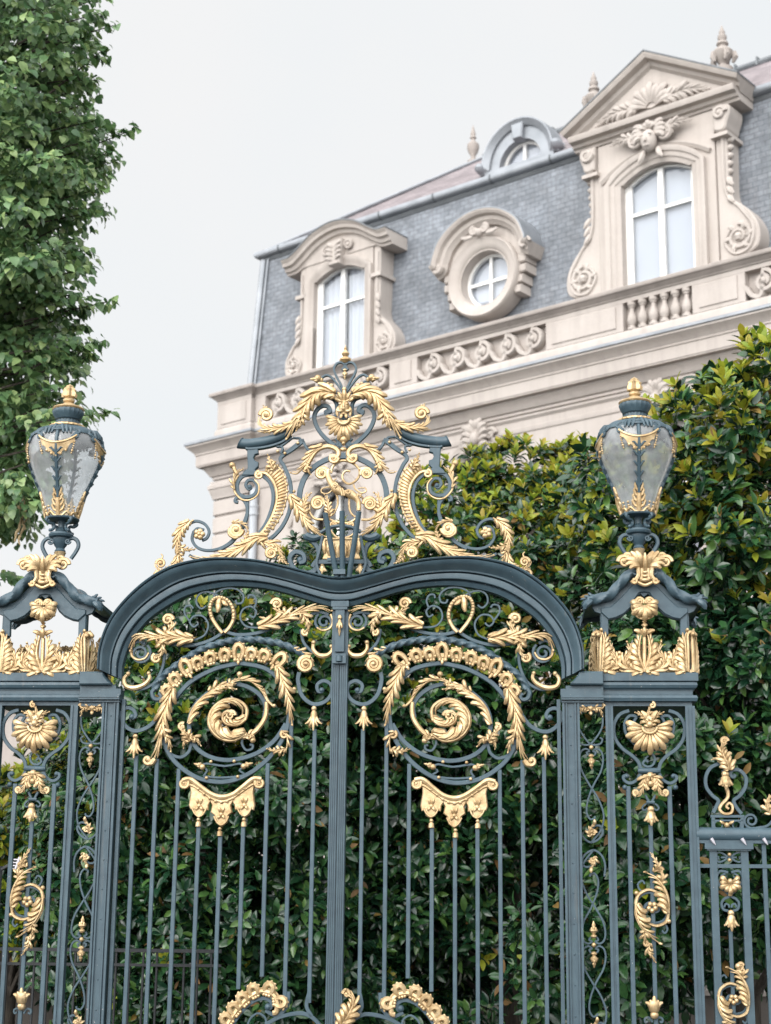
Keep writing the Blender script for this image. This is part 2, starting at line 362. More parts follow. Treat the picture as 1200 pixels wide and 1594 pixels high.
def bud(mb, p, ang, L, r, w=.01, leaves=True):
    """drop / bud ornament: stepped knops along a direction"""
    P = [(p[0] + cos(ang)*L*t, p[1] + sin(ang)*L*t) for t in (0, .10, .16, .22, .30, .42, .52, .60, .68, .78, .86, .93, 1)]
    tube(mb, P, [r*k for k in (.35, .75, .75, .35, .55, 1.0, .95, .6, .42, .5, .3, .26, .06)], w, 8)
    if leaves:
        for s in (1, -1): lobe(mb, P[4], ang + s*.55, L*.36, r*.42, -s*.5, w+.004, .012)
        lobe(mb, P[4], ang, L*.42, r*.42, 0, w+.006, .016)
def bell(mb, p, L, r, w=.02, ang=-pi/2, flare=1.0):
    """gilded flower bell: ball, cup of petals, turned-out tips"""
    d = (cos(ang), sin(ang)); q = lambda t, s=0: (p[0] + d[0]*L*t - d[1]*s, p[1] + d[1]*L*t + d[0]*s)
    ball(mb, q(.10), r*.42, w, n=8, m=6)
    tube(mb, [q(t) for t in (.18, .28, .45, .6, .72)], [r*.30, r*.5, r*.55, r*.62, r*.5], w, 9)
    for s in (-1, -.45, .45, 1):
        lobe(mb, q(.30, s*r*.25), ang + s*.18, L*.48, r*.24, s*.95*flare, w + .01*(1-abs(s)), .014)
    lobe(mb, q(.38), ang, L*.55, r*.26, 0, w+.015, .01)
def pathprof(mb, plan, prof, closed=False, capz=False):
    """profile (offset outwards, z) run along a plan polyline (x, y) with mitres; outward = right-hand side"""
    n = len(plan); k = len(prof); vs = []; fs = []
    for i in range(n):
        def nrm(a, b):
            dx, dy = b[0]-a[0], b[1]-a[1]; L = hypot(dx, dy); return dy/L, -dx/L
        if closed or 0 < i < n-1:
            n1 = nrm(plan[i-1], plan[i]); n2 = nrm(plan[i], plan[(i+1) % n]); d = 1 + n1[0]*n2[0] + n1[1]*n2[1]
            m_ = ((n1[0]+n2[0])/d, (n1[1]+n2[1])/d)
        else: m_ = nrm(plan[0], plan[1]) if i == 0 else nrm(plan[-2], plan[-1])
        for o, z in prof: vs.append((plan[i][0] + m_[0]*o, plan[i][1] + m_[1]*o, z))
    for i in range(n if closed else n-1):
        a, b = i*k, ((i+1) % n)*k
        for j in range(k-1): fs.append((a+j, a+j+1, b+j+1, b+j))
    if not closed: fs += [tuple(range(k)), tuple(range((n-1)*k, n*k))]
    if capz and closed: fs += [tuple(i*k for i in range(n)), tuple(i*k+k-1 for i in range(n))]
    mb.add(vs, fs)
# ------------------------------------------------------------------ GATE
IR, AU = 'iron_paint', 'gilding'
def K3(px): return px/3*PX                # widths given in 3x crop pixels
def part(parent, name, mat, sx, *fns, label=None, xf=None, sharp=38):
    mb = MB(sx, xf)
    for f in fns: f(mb)
    o = mb.build(name, mat, parent, sharp)
    if label: o['label'] = label
    return o
def B_(pts, wd, n=7, dep=.022, w=0.0, T=None, taper=None):      # iron strip along a traced curve
    P = cr((T or B)(pts), n); wid = wd/(T or B).k*PX
    return lambda mb: bar(mb, P, wid, dep, w, taper=taper)
def L_(pts, wid, n=6, w=.022, T=None, **k):                      # gilded acanthus
    T = T or B; P = T(pts); W = wid/T.k*PX
    return lambda mb: leaf(mb, P, W, n, w, **k)
def T_(pts, r0, r1=None, w=.015, n=7, T=None, N=6):
    T = T or B; P = cr(T(pts), n); r1 = r0 if r1 is None else r1
    return lambda mb: tube(mb, P, lerpr([(0, r0/T.k*PX), (1, r1/T.k*PX)], len(P)), w, N)
def O_(p, r, w=.02, T=None, sq=(1,1,1)):
    T = T or B; c = T([p])[0]
    return lambda mb: ball(mb, c, r/T.k*PX, w, sq, 9, 6)
def C_(p, r, a0, turns, rad, w=.022, T=None):
    T = T or B; c = T([p])[0]
    return lambda mb: curlend(mb, c, r/T.k*PX, a0, turns, rad/T.k*PX, w)
def S_(p, r0, r1, a0, turns, wd, T=None, w=0.0, dep=.02):        # iron volute strip
    T = T or B; c = T([p])[0]; P = spiral(c, r0/T.k*PX, r1/T.k*PX, a0, turns)
    return lambda mb: (bar(mb, P, wd/T.k*PX, dep, w), ball(mb, P[-1], wd*.62/T.k*PX, w, (1,.9,1), 8, 5))
def bud_(p, ang, L, r, w=.015, T=None, leaves=True):
    T = T or B; c = T([p])[0]
    return lambda mb: bud(mb, c, ang, L/T.k*PX, r/T.k*PX, w, leaves)
def lobe_(p, ang, L, r, curl=.4, w=.02, T=None):
    T = T or B; c = T([p])[0]
    return lambda mb: lobe(mb, c, ang, L/T.k*PX, r/T.k*PX, curl, w, .012)

ZF = G(187,1095)[1]                       # foot of the arch
def gate_leaf(sx, label):
    e = thing('gate_leaf', label, 'gate', (-.82*sx, 0, 0), group='leaves of the double gate')
    P = lambda n, m_, *f, **k: part(e, n, m_, sx, *f, **k)
    # meeting stile (half of the fluted centre post) and the lock stile against the arch post
    zB = lambda y: B([(1130, y)])[0][1]
    def stile(mb):
        x0, x1 = -.060, -.0015
        box(mb, x0, x1, -.035, .035, .02, zB(262))
        for k in range(4): box(mb, x0+.003+k*.0142, x0+.011+k*.0142, -.043, -.034, .05, zB(530))
    P('meeting_stile', IR, stile)
    P('hinge_stile', IR, lambda mb: box(mb, -1.628, -1.602, -.02, .02, .03, ZF+.03))
    P('bottom_rail', IR, lambda mb: (box(mb, -1.60, -.061, -.022, .022, .12, .22), box(mb, -1.60, -.061, -.026, .026, .225, .25)))
    if sx == 1:                                                   # latch housing covers the joint
        P('latch', IR, lambda mb: (box(mb, -.034, .034, -.075, -.046, zB(470), zB(268)), box(mb, -.066, .066, -.085, -.03, zB(262), zB(236)),
            box(mb, -.055, .055, -.082, -.04, zB(275), zB(262.5)), box(mb, -.05, .05, -.08, -.044, zB(525), zB(480)),
            lathe(mb, 0, [(.012,zB(520)),(.026,zB(516)),(.026,zB(490)),(.012,zB(486))], -.075, 10)))
        P('latch_drop', AU, lambda mb: bud(mb, (0, zB(302)), -pi/2, zB(302)-zB(400), .022, .086))
    # bars
    tops = [(185,950,170), (285,965,265), (386,1010,370), (480,1270,472), (578,1310,578), (686,1275,683), (800,985,790), (908,780,900), (1019,825,1010)]
    bots = [1.0]*9
    zs = {5: 1540, 6: 1520, 7: 1552, 8: 1560}
    for i, (xt, yt, xb) in enumerate(tops):
        X = (B([(xt, yt)])[0][0] + B([(xb, 1380)])[0][0])/2; zt = B([(xt, yt)])[0][1]
        zb = .2 if i < 5 else G(400, zs[i])[1]
        P('bar', IR, lambda mb: bar(mb, [(X, zb), (X, (zb+zt)/2), (X, zt)], .030, .024))
    for (p, q) in (((185,848), -1), ((1018,718), -1)):            # sheath buds on the short bars
        P('sheath_leaf', AU, lambda mb: bell(mb, B([p])[0], K3(125), K3(30), .02))
    for (x, y) in ((310,1620//2), (925,640), (300,750)):
        P('stud', AU, O_((x, y), 11))
    # iron scrolls of the head
    P('scroll', IR, B_([(330,425),(430,435),(520,415),(590,375),(632,335),(645,285),(625,240)], 16, w=-.004))
    P('scroll', IR, B_([(592,366),(660,385),(760,375),(850,340),(930,312),(990,300)], 16, w=.002))
    P('scroll', IR, S_((207,472), 50, 12, .9, -1.75, 13, w=.0), B_([(228,428),(200,415),(175,430),(160,470)], 15))
    P('scroll', IR, S_((1064,325), 46, 11, 2.2, 1.7, 13), B_([(1000,290),(1045,280),(1085,290)], 15))
    P('scroll', IR, B_([(318,470),(308,540),(270,610),(205,640),(150,628)], 14, w=-.003))
    P('scroll', IR, B_([(955,360),(968,420),(1010,465),(1060,482),(1095,478)], 14, w=-.003))
    for pts in ([(455,410),(505,385),(522,335),(495,297),(455,298),(436,325),(455,347),(476,332)],
                [(436,322),(412,285),(415,255),(440,248),(452,262)],
                [(757,352),(700,345),(672,308),(684,266),(720,252),(746,275),(735,302),(714,292)],
                [(735,262),(747,228),(735,202),(714,200),(708,216)],
                [(512,250),(490,262),(468,240),(472,205),(502,184),(545,190),(572,206)],
                [(545,218),(560,185),(605,168),(655,172),(686,200),(682,232),(658,238),(650,222)]):
        P('tendril', IR, B_(pts, 9, dep=.012, w=-.004))
    # twisted bar over the oval
    R = cr(B([(275,640),(300,590),(400,510),(500,450),(620,415),(740,408),(850,425),(930,455),(972,480)]), 12)
    def rope(mb):
        N = len(R); S = 0; ph = []
        for i in range(N):
            if i: S += hypot(R[i][0]-R[i-1][0], R[i][1]-R[i-1][1])
            ph.append(S/.075*2*pi/3)
        sweep(mb, R, lambda i: [(K3(15)*(1+.24*cos(3*(2*pi*j/18 - ph[i])))*cos(2*pi*j/18), K3(15)*(1+.24*cos(3*(2*pi*j/18 - ph[i])))*sin(2*pi*j/18)) for j in range(18)], w=.012)
    P('twisted_bar', IR, rope)
    P('rope_volute', IR, T_([(278,635),(262,655),(270,682),(292,688),(304,672),(292,660)], 12, 9, .014))
    P('rosette_curl', AU, L_([(925,455),(965,468),(1000,490),(1015,525)], 26, 4, sides=(1,)), C_((980,525), 38, 1.0, 2.0, 13, .03))
    P('scroll', IR, B_([(312,670),(302,740),(252,808),(182,834),(131,805),(116,757),(140,727),(172,735),(184,762),(166,776)], 20, taper=(1,.8)), O_((166,768), 14, .0))
    P('scroll', IR, B_([(948,560),(942,600),(960,668),(1010,708),(1066,698),(1098,660),(1095,618),(1062,600),(1032,618),(1036,648),(1058,650)], 20, taper=(1,.8)), O_((1052,644), 14, .0))
    oval = [(690,520),(800,548),(870,620),(900,720),(890,820),(850,905),(780,985),(690,1045),(590,1072),(480,1055),(390,1000),(335,930),(316,845),(330,750),(370,680),(440,605),(540,550),(620,527)]
    P('oval_ring', IR, lambda mb: bar(mb, cr(B(oval), 6, True), K3(21), .03, 0, True))
    P('inner_ring', IR, B_([(885,800),(830,880),(740,942),(620,970),(520,950),(455,895),(433,805),(458,720),(525,655),(610,615),(690,622),(755,658),(790,712),(784,770)], 20, w=.0))
    P('scroll', IR, B_([(445,880),(432,930),(392,957),(338,937),(320,910)], 15))
    P('scroll', IR, B_([(692,848),(680,888),(698,922),(726,918),(730,900),(716,898)], 11))
    # gilding of the head
    P('acanthus', AU, L_([(455,406),(380,402),(300,400),(225,395),(185,410),(165,455)], 44, 6, w=.03, sides=(1,-1)))
    P('acanthus', AU, L_([(310,400),(345,370),(358,335),(340,310)], 38, 4, w=.03), C_((338,318), 26, 0, 1.5, 10, .035))
    P('acanthus', AU, L_([(285,400),(312,430),(308,475),(280,500)], 36, 4, w=.032), C_((285,497), 22, 2, 1.4, 10, .035))
    P('stem_sheath', AU, bud_((372,402), 0, 95, 16, .02, leaves=False))
    P('acanthus', AU, L_([(760,350),(830,330),(900,302),(985,272),(1050,262),(1095,275)], 40, 6, w=.03))
    P('acanthus', AU, L_([(915,300),(880,290),(848,275),(830,250)], 36, 4, w=.03), C_((845,244), 26, pi, -1.6, 10, .035))
    P('acanthus', AU, L_([(955,285),(982,315),(992,350),(985,385)], 34, 4, w=.032), C_((978,378), 16, 2, 1.2, 9, .035))
    P('stem_sheath', AU, bud_((848,331), 2.83, 95, 15, .02, leaves=False))
    P('gilt_edge', AU, T_([(165,455),(168,485),(195,502),(228,495),(246,470)], 7, 5, .012))
    P('gilt_edge', AU, T_([(1095,290),(1105,325),(1090,355),(1058,365),(1030,352)], 7, 5, .012))
    lp = [(590,378),(560,340),(538,300),(532,260),(545,225),(575,212),(612,225),(638,262),(642,310),(622,352),(600,376)]
    P('beaded_loop', AU, lambda mb: (tube(mb, cr(B(lp), 5), K3(9), .014, 6), [ball(mb, p, K3(9.5), .02, n=6, m=4) for p in cr(B([(538,300),(532,260),(545,225),(575,212),(612,225),(638,262),(642,310)]), 3)]))
    P('leaf_sprig', AU, lobe_((580,212), -1.9, 55, 13, .8), lobe_((568,225), -1.3, 62, 14, -.6), lobe_((590,225), -1.0, 40, 11, .6), O_((574,250), 13))
    for pts in ([(150,568),(131,592),(140,625),(180,634),(225,618),(250,590),(246,566)], [(1015,422),(1014,455),(1040,482),(1080,482),(1103,458),(1098,440)]):
        P('gilt_crescent', AU, lambda mb: (tube(mb, cr(B(pts), 6), lerpr([(0, K3(7)), (.5, K3(13)), (1, K3(7))], 6*(len(pts)-1)+1), .014, 7), ball(mb, B([pts[0]])[0], K3(11), .016), ball(mb, B([pts[-1]])[0], K3(10), .016)))
    P('rocaille_border', AU, lambda mb: rocaille(mb, B([(340,690),(395,600),(470,548),(560,512),(650,500),(740,502),(815,518),(855,550)]), 10, K3(52), .018, 1, (2, 6, 9)))
    P('acanthus', AU, L_([(850,540),(878,610),(897,680),(908,745),(915,800)], 42, 6, w=.03))
    P('acanthus', AU, L_([(360,640),(332,720),(315,790),(305,860),(288,930),(270,968)], 42, 7, w=.03), C_((243,970), 22, 0, -1.2, 11, .03), T_([(275,965),(262,985),(240,990)], 13, 11, .025))
    P('acanthus', AU, L_([(312,800),(325,850),(345,890),(350,925)], 36, 4, w=.03))
    P('spiral_leaf', AU, T_([(796,700),(790,770),(745,835),(690,862),(655,835)], 10, 14, .018), L_([(700,850),(640,880),(575,865),(533,810),(540,745),(588,698),(650,690),(698,725),(700,770)], 62, 12, w=.02, sides=(-1,)),
        T_([(655,880),(575,865),(533,810),(540,745),(588,698),(650,690),(700,725),(698,778),(655,808),(606,800),(592,765),(615,742),(640,755)], 10, 7, .028), L_([(700,770),(655,808),(606,800),(592,765),(615,742),(640,755)], 34, 7, w=.026, sides=(-1,)), C_((628,762), 24, 0, 1.4, 8, .026))
    P('spiral_leaf', AU, L_([(700,865),(730,855),(738,875)], 28, 3, w=.025), O_((732,878), 14))
    P('acanthus', AU, L_([(430,800),(455,730),(505,675),(570,635),(640,605),(690,585)], 38, 8, w=.024, sides=(-1,)), O_((672,572), 14, .03))
    P('acanthus', AU, L_([(530,655),(590,625),(650,640)], 34, 4, w=.028), L_([(640,640),(630,615),(665,590)], 26, 3, w=.03))
    P('acanthus', AU, L_([(680,600),(725,605),(770,645),(795,690)], 28, 6, w=.026, sides=(1,)), T_([(780,640),(800,690),(830,722)], 9, 5, .026), O_((832,718), 9, .026))
    P('acanthus', AU, L_([(440,885),(425,855),(405,835),(398,812)], 32, 4, w=.028), C_((402,815), 17, 1, 1.3, 9), L_([(440,870),(465,868),(488,900)], 30, 3, w=.026), L_([(432,875),(412,890),(410,912)], 22, 2, w=.026))
    P('acanthus', AU, L_([(872,842),(893,862),(893,905),(876,945)], 28, 4, w=.028, sides=(1,)), L_([(885,920),(845,930),(805,920)], 28, 4, w=.028), C_((880,852), 18, 2, 1.2, 9))
    P('cartouche_rail', IR, B_([(500,1045),(517,1018),(500,1000),(515,986),(600,998),(668,986),(685,1003),(668,1018),(690,1040),(590,1052),(500,1045)], 10, n=3, dep=.018), )
    for x, y in ((537,978),(645,976),(516,1054),(662,1048)): P('stud', AU, O_((x, y), 8))
    P('gilt_bud', AU, bud_((508,1003), pi-.3, 55, 15), O_((497,1003), 14))
    P('gilt_bud', AU, bud_((680,1000), .3, 55, 15), O_((690,1000), 14))
    # lambrequin with tassels
    o = [(432,1065),(470,1098),(530,1135),(585,1150),(640,1135),(695,1098),(742,1062),(735,1120),(742,1180),(736,1205),(722,1200),(716,1225),(695,1238),(672,1225),(668,1200),(648,1205),(645,1180),(638,1165),(630,1180),(636,1215),(618,1228),(612,1262),(585,1282),(558,1262),(552,1228),(535,1215),(541,1180),(533,1165),(526,1180),(524,1205),(505,1202),(500,1225),(478,1238),(458,1222),(455,1200),(440,1200),(433,1180),(442,1120)]
    lam = P('lambrequin', AU, lambda mb: poly(mb, B(o), -.012, .02, .008),
        lambda mb: tube(mb, cr(B([(405,1068),(440,1062),(490,1098),(540,1132),(588,1145),(640,1132),(690,1095),(735,1060),(772,1062)]), 8), K3(13), .024, 8),
        lambda mb: tube(mb, cr(B([(420,1090),(450,1088),(500,1120),(545,1150),(588,1162),(632,1150),(680,1118),(730,1085),(760,1085)]), 8), K3(7), .024, 6),
        C_((412,1080), 22, .5, -1.6, 10, .026), C_((764,1078), 22, pi-.5, 1.6, 10, .026),
        *[O_((480 + 26.5*k, 1105 + 62*sin(pi*k/8)), 9, .026) for k in range(9)],
        *[f for cx, cy in ((482,1185), (585,1225), (692,1182)) for f in (O_((cx, cy), 12, .022), lobe_((cx, cy), -2.5, 26, 8, .6), lobe_((cx, cy), -.6, 26, 8, -.6), lobe_((cx, cy-8), 2.2, 30, 7, -.7), lobe_((cx, cy-8), .9, 30, 7, .7), T_([(cx-34, cy+8), (cx-20, cy+35), (cx, cy+48), (cx+20, cy+35), (cx+34, cy+8)], 4.5, 4.5, .021))])
    for x, y in ((478,1238), (578,1282), (690,1238)):
        t = MB(sx); p = B([(x, y)])[0]
        lathe(t, p[0], [(.001, p[1]-K3(42)), (K3(13), p[1]-K3(41)), (K3(12), p[1]-K3(22)), (K3(6), p[1]-K3(17)), (K3(10), p[1]-K3(10)), (K3(6), p[1]-K3(2)), (.001, p[1])], -.012, 10)
        t.build('tassel', AU, lam)
    # scrolls that rise from the lower panel
    P('rocaille_border', AU, lambda mb: rocaille(mb, Fb([(585,960),(625,900),(680,838),(735,802),(785,808),(805,840),(800,870)]), 6, K3(52), .02, 1, (), False),
        lambda mb: tube(mb, cr(Fb([(572,965),(620,890),(675,825),(735,790),(790,800),(815,840),(812,885),(795,890)]), 6), lerpr([(0, K3(14)), (1, K3(12))], 43), .018, 7))
    P('scroll', IR, B_([(585,985),(640,895),(700,838),(755,822),(788,842),(782,868),(762,866)], 17, T=Fb, w=.004), O_((772,862), 16, .004, T=Fb))
    P('scroll', IR, B_([(760,945),(830,908),(920,892),(972,908),(1010,945),(1030,1000)], 18, T=Fb))
    P('tendril', IR, B_([(672,960),(690,915),(725,892),(758,912),(762,945)], 9, T=Fb, dep=.012))
    P('scroll', IR, B_([(868,790),(862,850),(835,890),(800,900),(760,878)], 17, T=Fb))
    P('scroll', IR, B_([(962,800),(952,860),(975,905)], 17, T=Fb))
    if sx == -1:
        H2 = lambda pts, w=0.0: [(-a, b) for a, b in Hb(pts, w)]
        H2.k = 3
        P('acanthus', AU, L_([(90,960),(125,905),(150,855),(150,815),(125,790)], 52, 6, w=.05, T=H2), C_((122,800), 18, 0, 1.3, 9, .05, T=H2))
    return e
gate_leaf(1, 'left leaf of the blue-grey double gate, between the left pier and the centre post')
gate_leaf(-1, 'right leaf of the blue-grey double gate, on the side of the railing')

# ---------------------------------------------------------------- arch, posts, crest
def gate_arch():
    e = thing('gate_arch', 'moulded blue-grey arch over the double gate, topped by a gilded openwork crest', 'arch', (0,0,0))
    P = lambda n, m_, *f, sx=1, **k: part(e, n, m_, sx, *f, **k)
    up = [(157,1045),(160,1010),(175,970),(200,937),(232,908),(268,887),(310,876),(350,873),(400,876),(440,884),(480,894),(510,901),(531.5,903)]
    lo = [(190,1058),(192,1032),(204,1000),(228,968),(258,945),(292,927),(330,917),(368,913),(412,916),(448,924),(480,934),(510,943),(531.5,945)]
    cu = [G(*p) for p in up]; cl = [G(*p) for p in lo]
    cu[-1] = (0, cu[-1][1]); cl[-1] = (0, cl[-1][1])
    cu += [(-x, z) for x, z in cu[-2::-1]]; cl += [(-x, z) for x, z in cl[-2::-1]]
    cu = cr(cu, 6); cl = cr(cl, 6)
    prof = [(0,-.09),(0,.12),(.015,.145),(.05,.158),(.09,.152),(.105,.128),(.125,.120),(.14,.146),(.22,.140),(.32,.120),(.41,.092),(.48,.078),(.53,.076),(.545,.040),(.575,.036),(.59,.066),(.63,.068),(.78,.064),(.80,.058),(.81,.020),(.845,.016),(.86,.036),(1,.018),(1,-.06)]
    def arch(mb):
        vs = []; fs = []; k = len(prof)
        for a, b in zip(cu, cl):
            for t, w in prof: vs.append((a[0]+(b[0]-a[0])*t, -w, a[1]+(b[1]-a[1])*t))
        for i in range(len(cu)-1):
            for j in range(k): fs.append((i*k+j, i*k+(j+1) % k, (i+1)*k+(j+1) % k, (i+1)*k+j))
        fs += [tuple(range(k)), tuple(range(len(vs)-k, len(vs)))]
        mb.add(vs, fs)
    P('arch_moulding', IR, arch, sharp=25)
    for sx in (1, -1):
        def post(mb):
            x0, x1 = -1.765, -1.640
            box(mb, x0+.012, x1-.004, -.05, .05, 0, ZF)
            for a, b in ((x0, x0+.016), (x0+.026, x0+.036), (x1-.034, x1-.026), (x1-.016, x1)): box(mb, a, b, -.066, -.045, 0, ZF)
            for k in range(15): ball(mb, (x0+.065, .25+k*.21), .006, .051, n=6, m=4)
        P('gate_post', IR, post, sx=sx)
        def plinth(mb):                                           # moulded springer at the foot of the arch
            z0 = ZF
            box(mb, -1.94, -1.635, -.075, .06, z0, z0+.012)
            lathe_box = [(.0, .015), (.028, .018), (.034, .032), (.028, .046), (.0, .05)]
            for a, b in zip(lathe_box[:-1], lathe_box[1:]): box(mb, -1.94, -1.632-.0004*a[0], -.07-a[0], .06, z0+a[1]+.0003, z0+b[1])
            box(mb, -1.94, -1.668, -.064, .06, z0+.0505, z0+.125)
            poly(mb, [(-1.94, z0+.1255), (-1.70, z0+.1255), (-1.715, z0+.15), (-1.755, z0+.195), (-1.765, z0+.225), (-1.94, z0+.225)], -.06, .11, .01)
        P('arch_springer', IR, plinth, sx=sx)
    # ---- crest: everything is traced on the left and mirrored
    for sx in (1, -1):
        Q = lambda n, m_, *f, **k: part(e, n, m_, sx, *f, **k)
        I = lambda n, *pts_w, **k: Q(n, IR, *[B_(p, w, T=A, dep=.026, **k) for p, w in pts_w])
        I('crest_scroll', ([(588,215),(568,170),(547,130),(540,103),(552,80),(574,74),(592,86),(597,103),(586,110),(577,101)], 11))
        I('crest_scroll', ([(580,212),(560,182),(532,147),(508,133),(487,142),(479,158),(488,170),(503,163)], 10), ([(560,216),(522,208),(488,212),(470,193),(474,173),(490,165),(500,176)], 11))
        Q('gilt_bud', AU, bud_((490,160), pi-.15, 66, 17, T=A), O_((465,150), 17, T=A), O_((455,158), 11, T=A))
        Q('gilt_bud', AU, bud_((505,172), -.75, 60, 15, T=A), O_((528,186), 13, T=A))
        I('crest_scroll', ([(572,445),(560,468),(515,440),(470,392),(448,338),(456,300),(485,276),(512,280),(522,300),(508,306),(500,296)], 20))
        I('crest_scroll', ([(578,468),(545,468),(560,445),(548,430)], 13))
        Q('horn', IR, lambda mb: tube(mb, cr(A([(552,300),(552,268),(535,242),(490,232),(445,255),(400,310),(355,370),(300,412),(230,438),(150,452),(112,452),(100,448)]), 7),
            lerpr([(0, K3(8)), (.2, K3(13)), (.55, K3(22)), (.8, K3(25)), (.93, K3(27)), (.97, K3(31)), (1, K3(28))], 78), .0, 12, 1.0),
            B_([(552,300),(545,325),(515,325),(498,305)], 16, T=A))
        Q('horn_fillet', IR, B_([(340,412),(300,445),(230,468),(150,478),(128,474)], 11, T=A, dep=.05))
        Q('acanthus', AU, L_([(545,232),(495,222),(450,238),(410,290),(375,345),(345,395),(325,430)], 52, 8, w=.045, T=A), L_([(400,310),(395,350),(370,395)], 38, 4, w=.05, T=A))
        Q('acanthus', AU, L_([(352,362),(310,384),(262,392),(218,386),(196,360),(205,325)], 27, 7, w=.045, T=A), C_((228,328), 32, pi, -1.7, 12, .05, T=A), L_([(225,300),(215,285)], 20, 2, w=.05, T=A), L_([(270,396),(222,404),(188,400)], 17, 4, w=.04, T=A))
        Q('gilt_edge', AU, T_([(562,240),(520,218),(475,230),(440,262)], 5, 4, .03, T=A))
        I('crest_strap', ([(345,425),(290,465),(268,462)], 10), ([(268,462),(300,472),(290,500)], 10), ([(296,505),(345,470),(385,432),(348,425)], 10), ([(392,432),(410,470),(435,495)], 13))
        for q in ((278,490),(312,500),(372,452),(355,678)): Q('stud', AU, O_(q, 8, T=A))
        I('crest_strap', ([(400,438),(345,480),(290,520),(308,560),(332,620),(340,690),(330,770),(300,835),(262,880),(235,900)], 18))
        Q('crest_bracket', IR, lambda mb: poly(mb, A([(135,478),(185,478),(188,500),(172,505),(165,520),(172,535),(188,540),(188,560),(172,575),(192,590),(192,602),(110,602),(118,585),(138,570)]), -.02, .02, .005))
        Q('crest_volute', IR, B_([(150,595),(112,605),(88,640),(95,685),(130,702),(168,690),(182,655),(165,625),(138,625),(128,648),(142,665),(155,655)], 19, T=A, taper=(1,.75)), O_((146,655), 13, .0, T=A))
        Q('gilt_edge', AU, T_([(95,600),(74,640),(78,680),(110,714),(150,716),(184,692),(190,650),(170,622)], 6, 4, .014, T=A))
        Q('acanthus', AU, L_([(78,668),(75,625),(95,590),(115,575)], 26, 4, w=.025, T=A, sides=(1,)), T_([(90,600),(78,578),(72,562)], 9, 11, .02, T=A), O_((66,556), 16, T=A))
        I('crest_scroll', ([(92,726),(78,722),(86,706),(112,712),(132,742),(134,785),(120,830),(95,870),(60,915),(0,950)], 15))
        Q('rocaille_band', AU, lambda mb: ribs(mb, A([(215,590),(248,625),(268,670),(268,720),(252,775),(222,835),(185,885)]), A([(250,535),(295,580),(318,640),(318,705),(298,775),(258,845),(212,890)]), 24, K3(7.5), .008),
            lambda mb: tube(mb, cr(A([(190,590),(225,596),(258,632),(274,680),(272,735),(250,800),(215,858),(180,892)]), 6), K3(8), .02, 6),
            lambda mb: tube(mb, cr(A([(240,535),(292,575),(316,640),(317,705),(297,775),(255,848)]), 6), K3(5), .006, 6),
            L_([(262,580),(245,545),(235,515)], 30, 4, w=.03, T=A), C_((192,602), 20, pi/2, 1.4, 9, .02, T=A))
        I('crest_strap', ([(205,600),(240,635),(256,690),(250,750),(222,825),(182,882)], 17))
        # lower acanthus sprays and end volutes
        Q('acanthus', AU, L_([(900,280),(820,290),(735,345),(640,395),(540,430),(440,450),(340,430)], 58, 8, w=.05, T=A3), L_([(760,330),(740,300),(755,240)], 44, 4, w=.05, T=A3))
        Q('acanthus', AU, L_([(830,300),(900,330),(965,340),(1000,400),(1035,470)], 46, 6, w=.045, T=A3), C_((930,400), 46, .3, 1.8, 18, .05, T=A3), L_([(985,420),(1010,455),(1050,475)], 34, 4, w=.04, T=A3))
        Q('rosette_curl', AU, C_((668,228), 52, 0, -2.1, 20, .05, T=A3), L_([(640,180),(680,172),(740,205),(760,260)], 30, 5, w=.05, T=A3, sides=(1,)), T_([(620,215),(618,260),(660,285),(700,270)], 14, 12, .05, T=A3))
        Q('crest_volute', IR, B_([(745,0),(742,90),(705,185),(640,285),(560,345),(460,370),(375,350),(332,290),(345,225)], 22, T=A3), B_([(345,228),(372,205),(420,215)], 18, T=A3), B_([(300,175),(360,150),(425,172),(458,225),(442,275),(405,295)], 22, T=A3), B_([(310,405),(360,430),(440,432),(520,410)], 22, T=A3))
        Q('gilt_edge', AU, T_([(225,330),(240,250),(290,180),(345,145)], 10, 7, .016, T=A3))
        Q('acanthus', AU, L_([(320,160),(262,215),(232,290),(225,370),(245,440)], 54, 7, w=.03, T=A3), L_([(230,350),(290,370),(355,365)], 40, 4, w=.03, T=A3), L_([(235,380),(255,440),(275,485)], 36, 4, w=.03, T=A3))
        Q('rosette', AU, *[O_((390+24*cos(a), 255+24*sin(a)), 22, .03, T=A3) for a in (0,1.26,2.5,3.8,5)], O_((390,255), 16, .04, T=A3))
        Q('acanthus', AU, L_([(225,420),(205,490),(150,530),(95,525),(65,490),(70,460)], 40, 6, w=.03, T=A3), C_((103,475), 36, pi, -1.6, 13, .035, T=A3), T_([(110,440),(118,418),(105,402)], 8, 4, .035, T=A3), T_([(90,530),(60,545),(55,570)], 14, 10, .03, T=A3))
        # oval frame of the monogram
        Q('monogram_frame', IR, B_([(590,505),(540,515),(470,545),(410,600),(380,680),(385,760),(420,830),(475,880)], 26, T=A))
        Q('acanthus', AU, T_([(520,515),(552,522),(562,500),(545,478),(505,470),(460,490),(425,540),(405,590)], 12, 13, .03, T=A), C_((540,525), 24, 0, -1.5, 10, .035, T=A), L_([(490,470),(440,505),(405,560),(372,595),(345,595)], 34, 6, w=.035, T=A, sides=(-1,)), L_([(415,545),(420,580),(432,600)], 26, 3, w=.035, T=A))
        Q('acanthus', AU, L_([(340,705),(370,750),(400,805),(440,855),(500,890)], 38, 7, w=.035, T=A), C_((350,712), 18, 2, 1.3, 10, .035, T=A), L_([(400,800),(402,745),(418,700),(430,692)], 34, 5, w=.035, T=A))
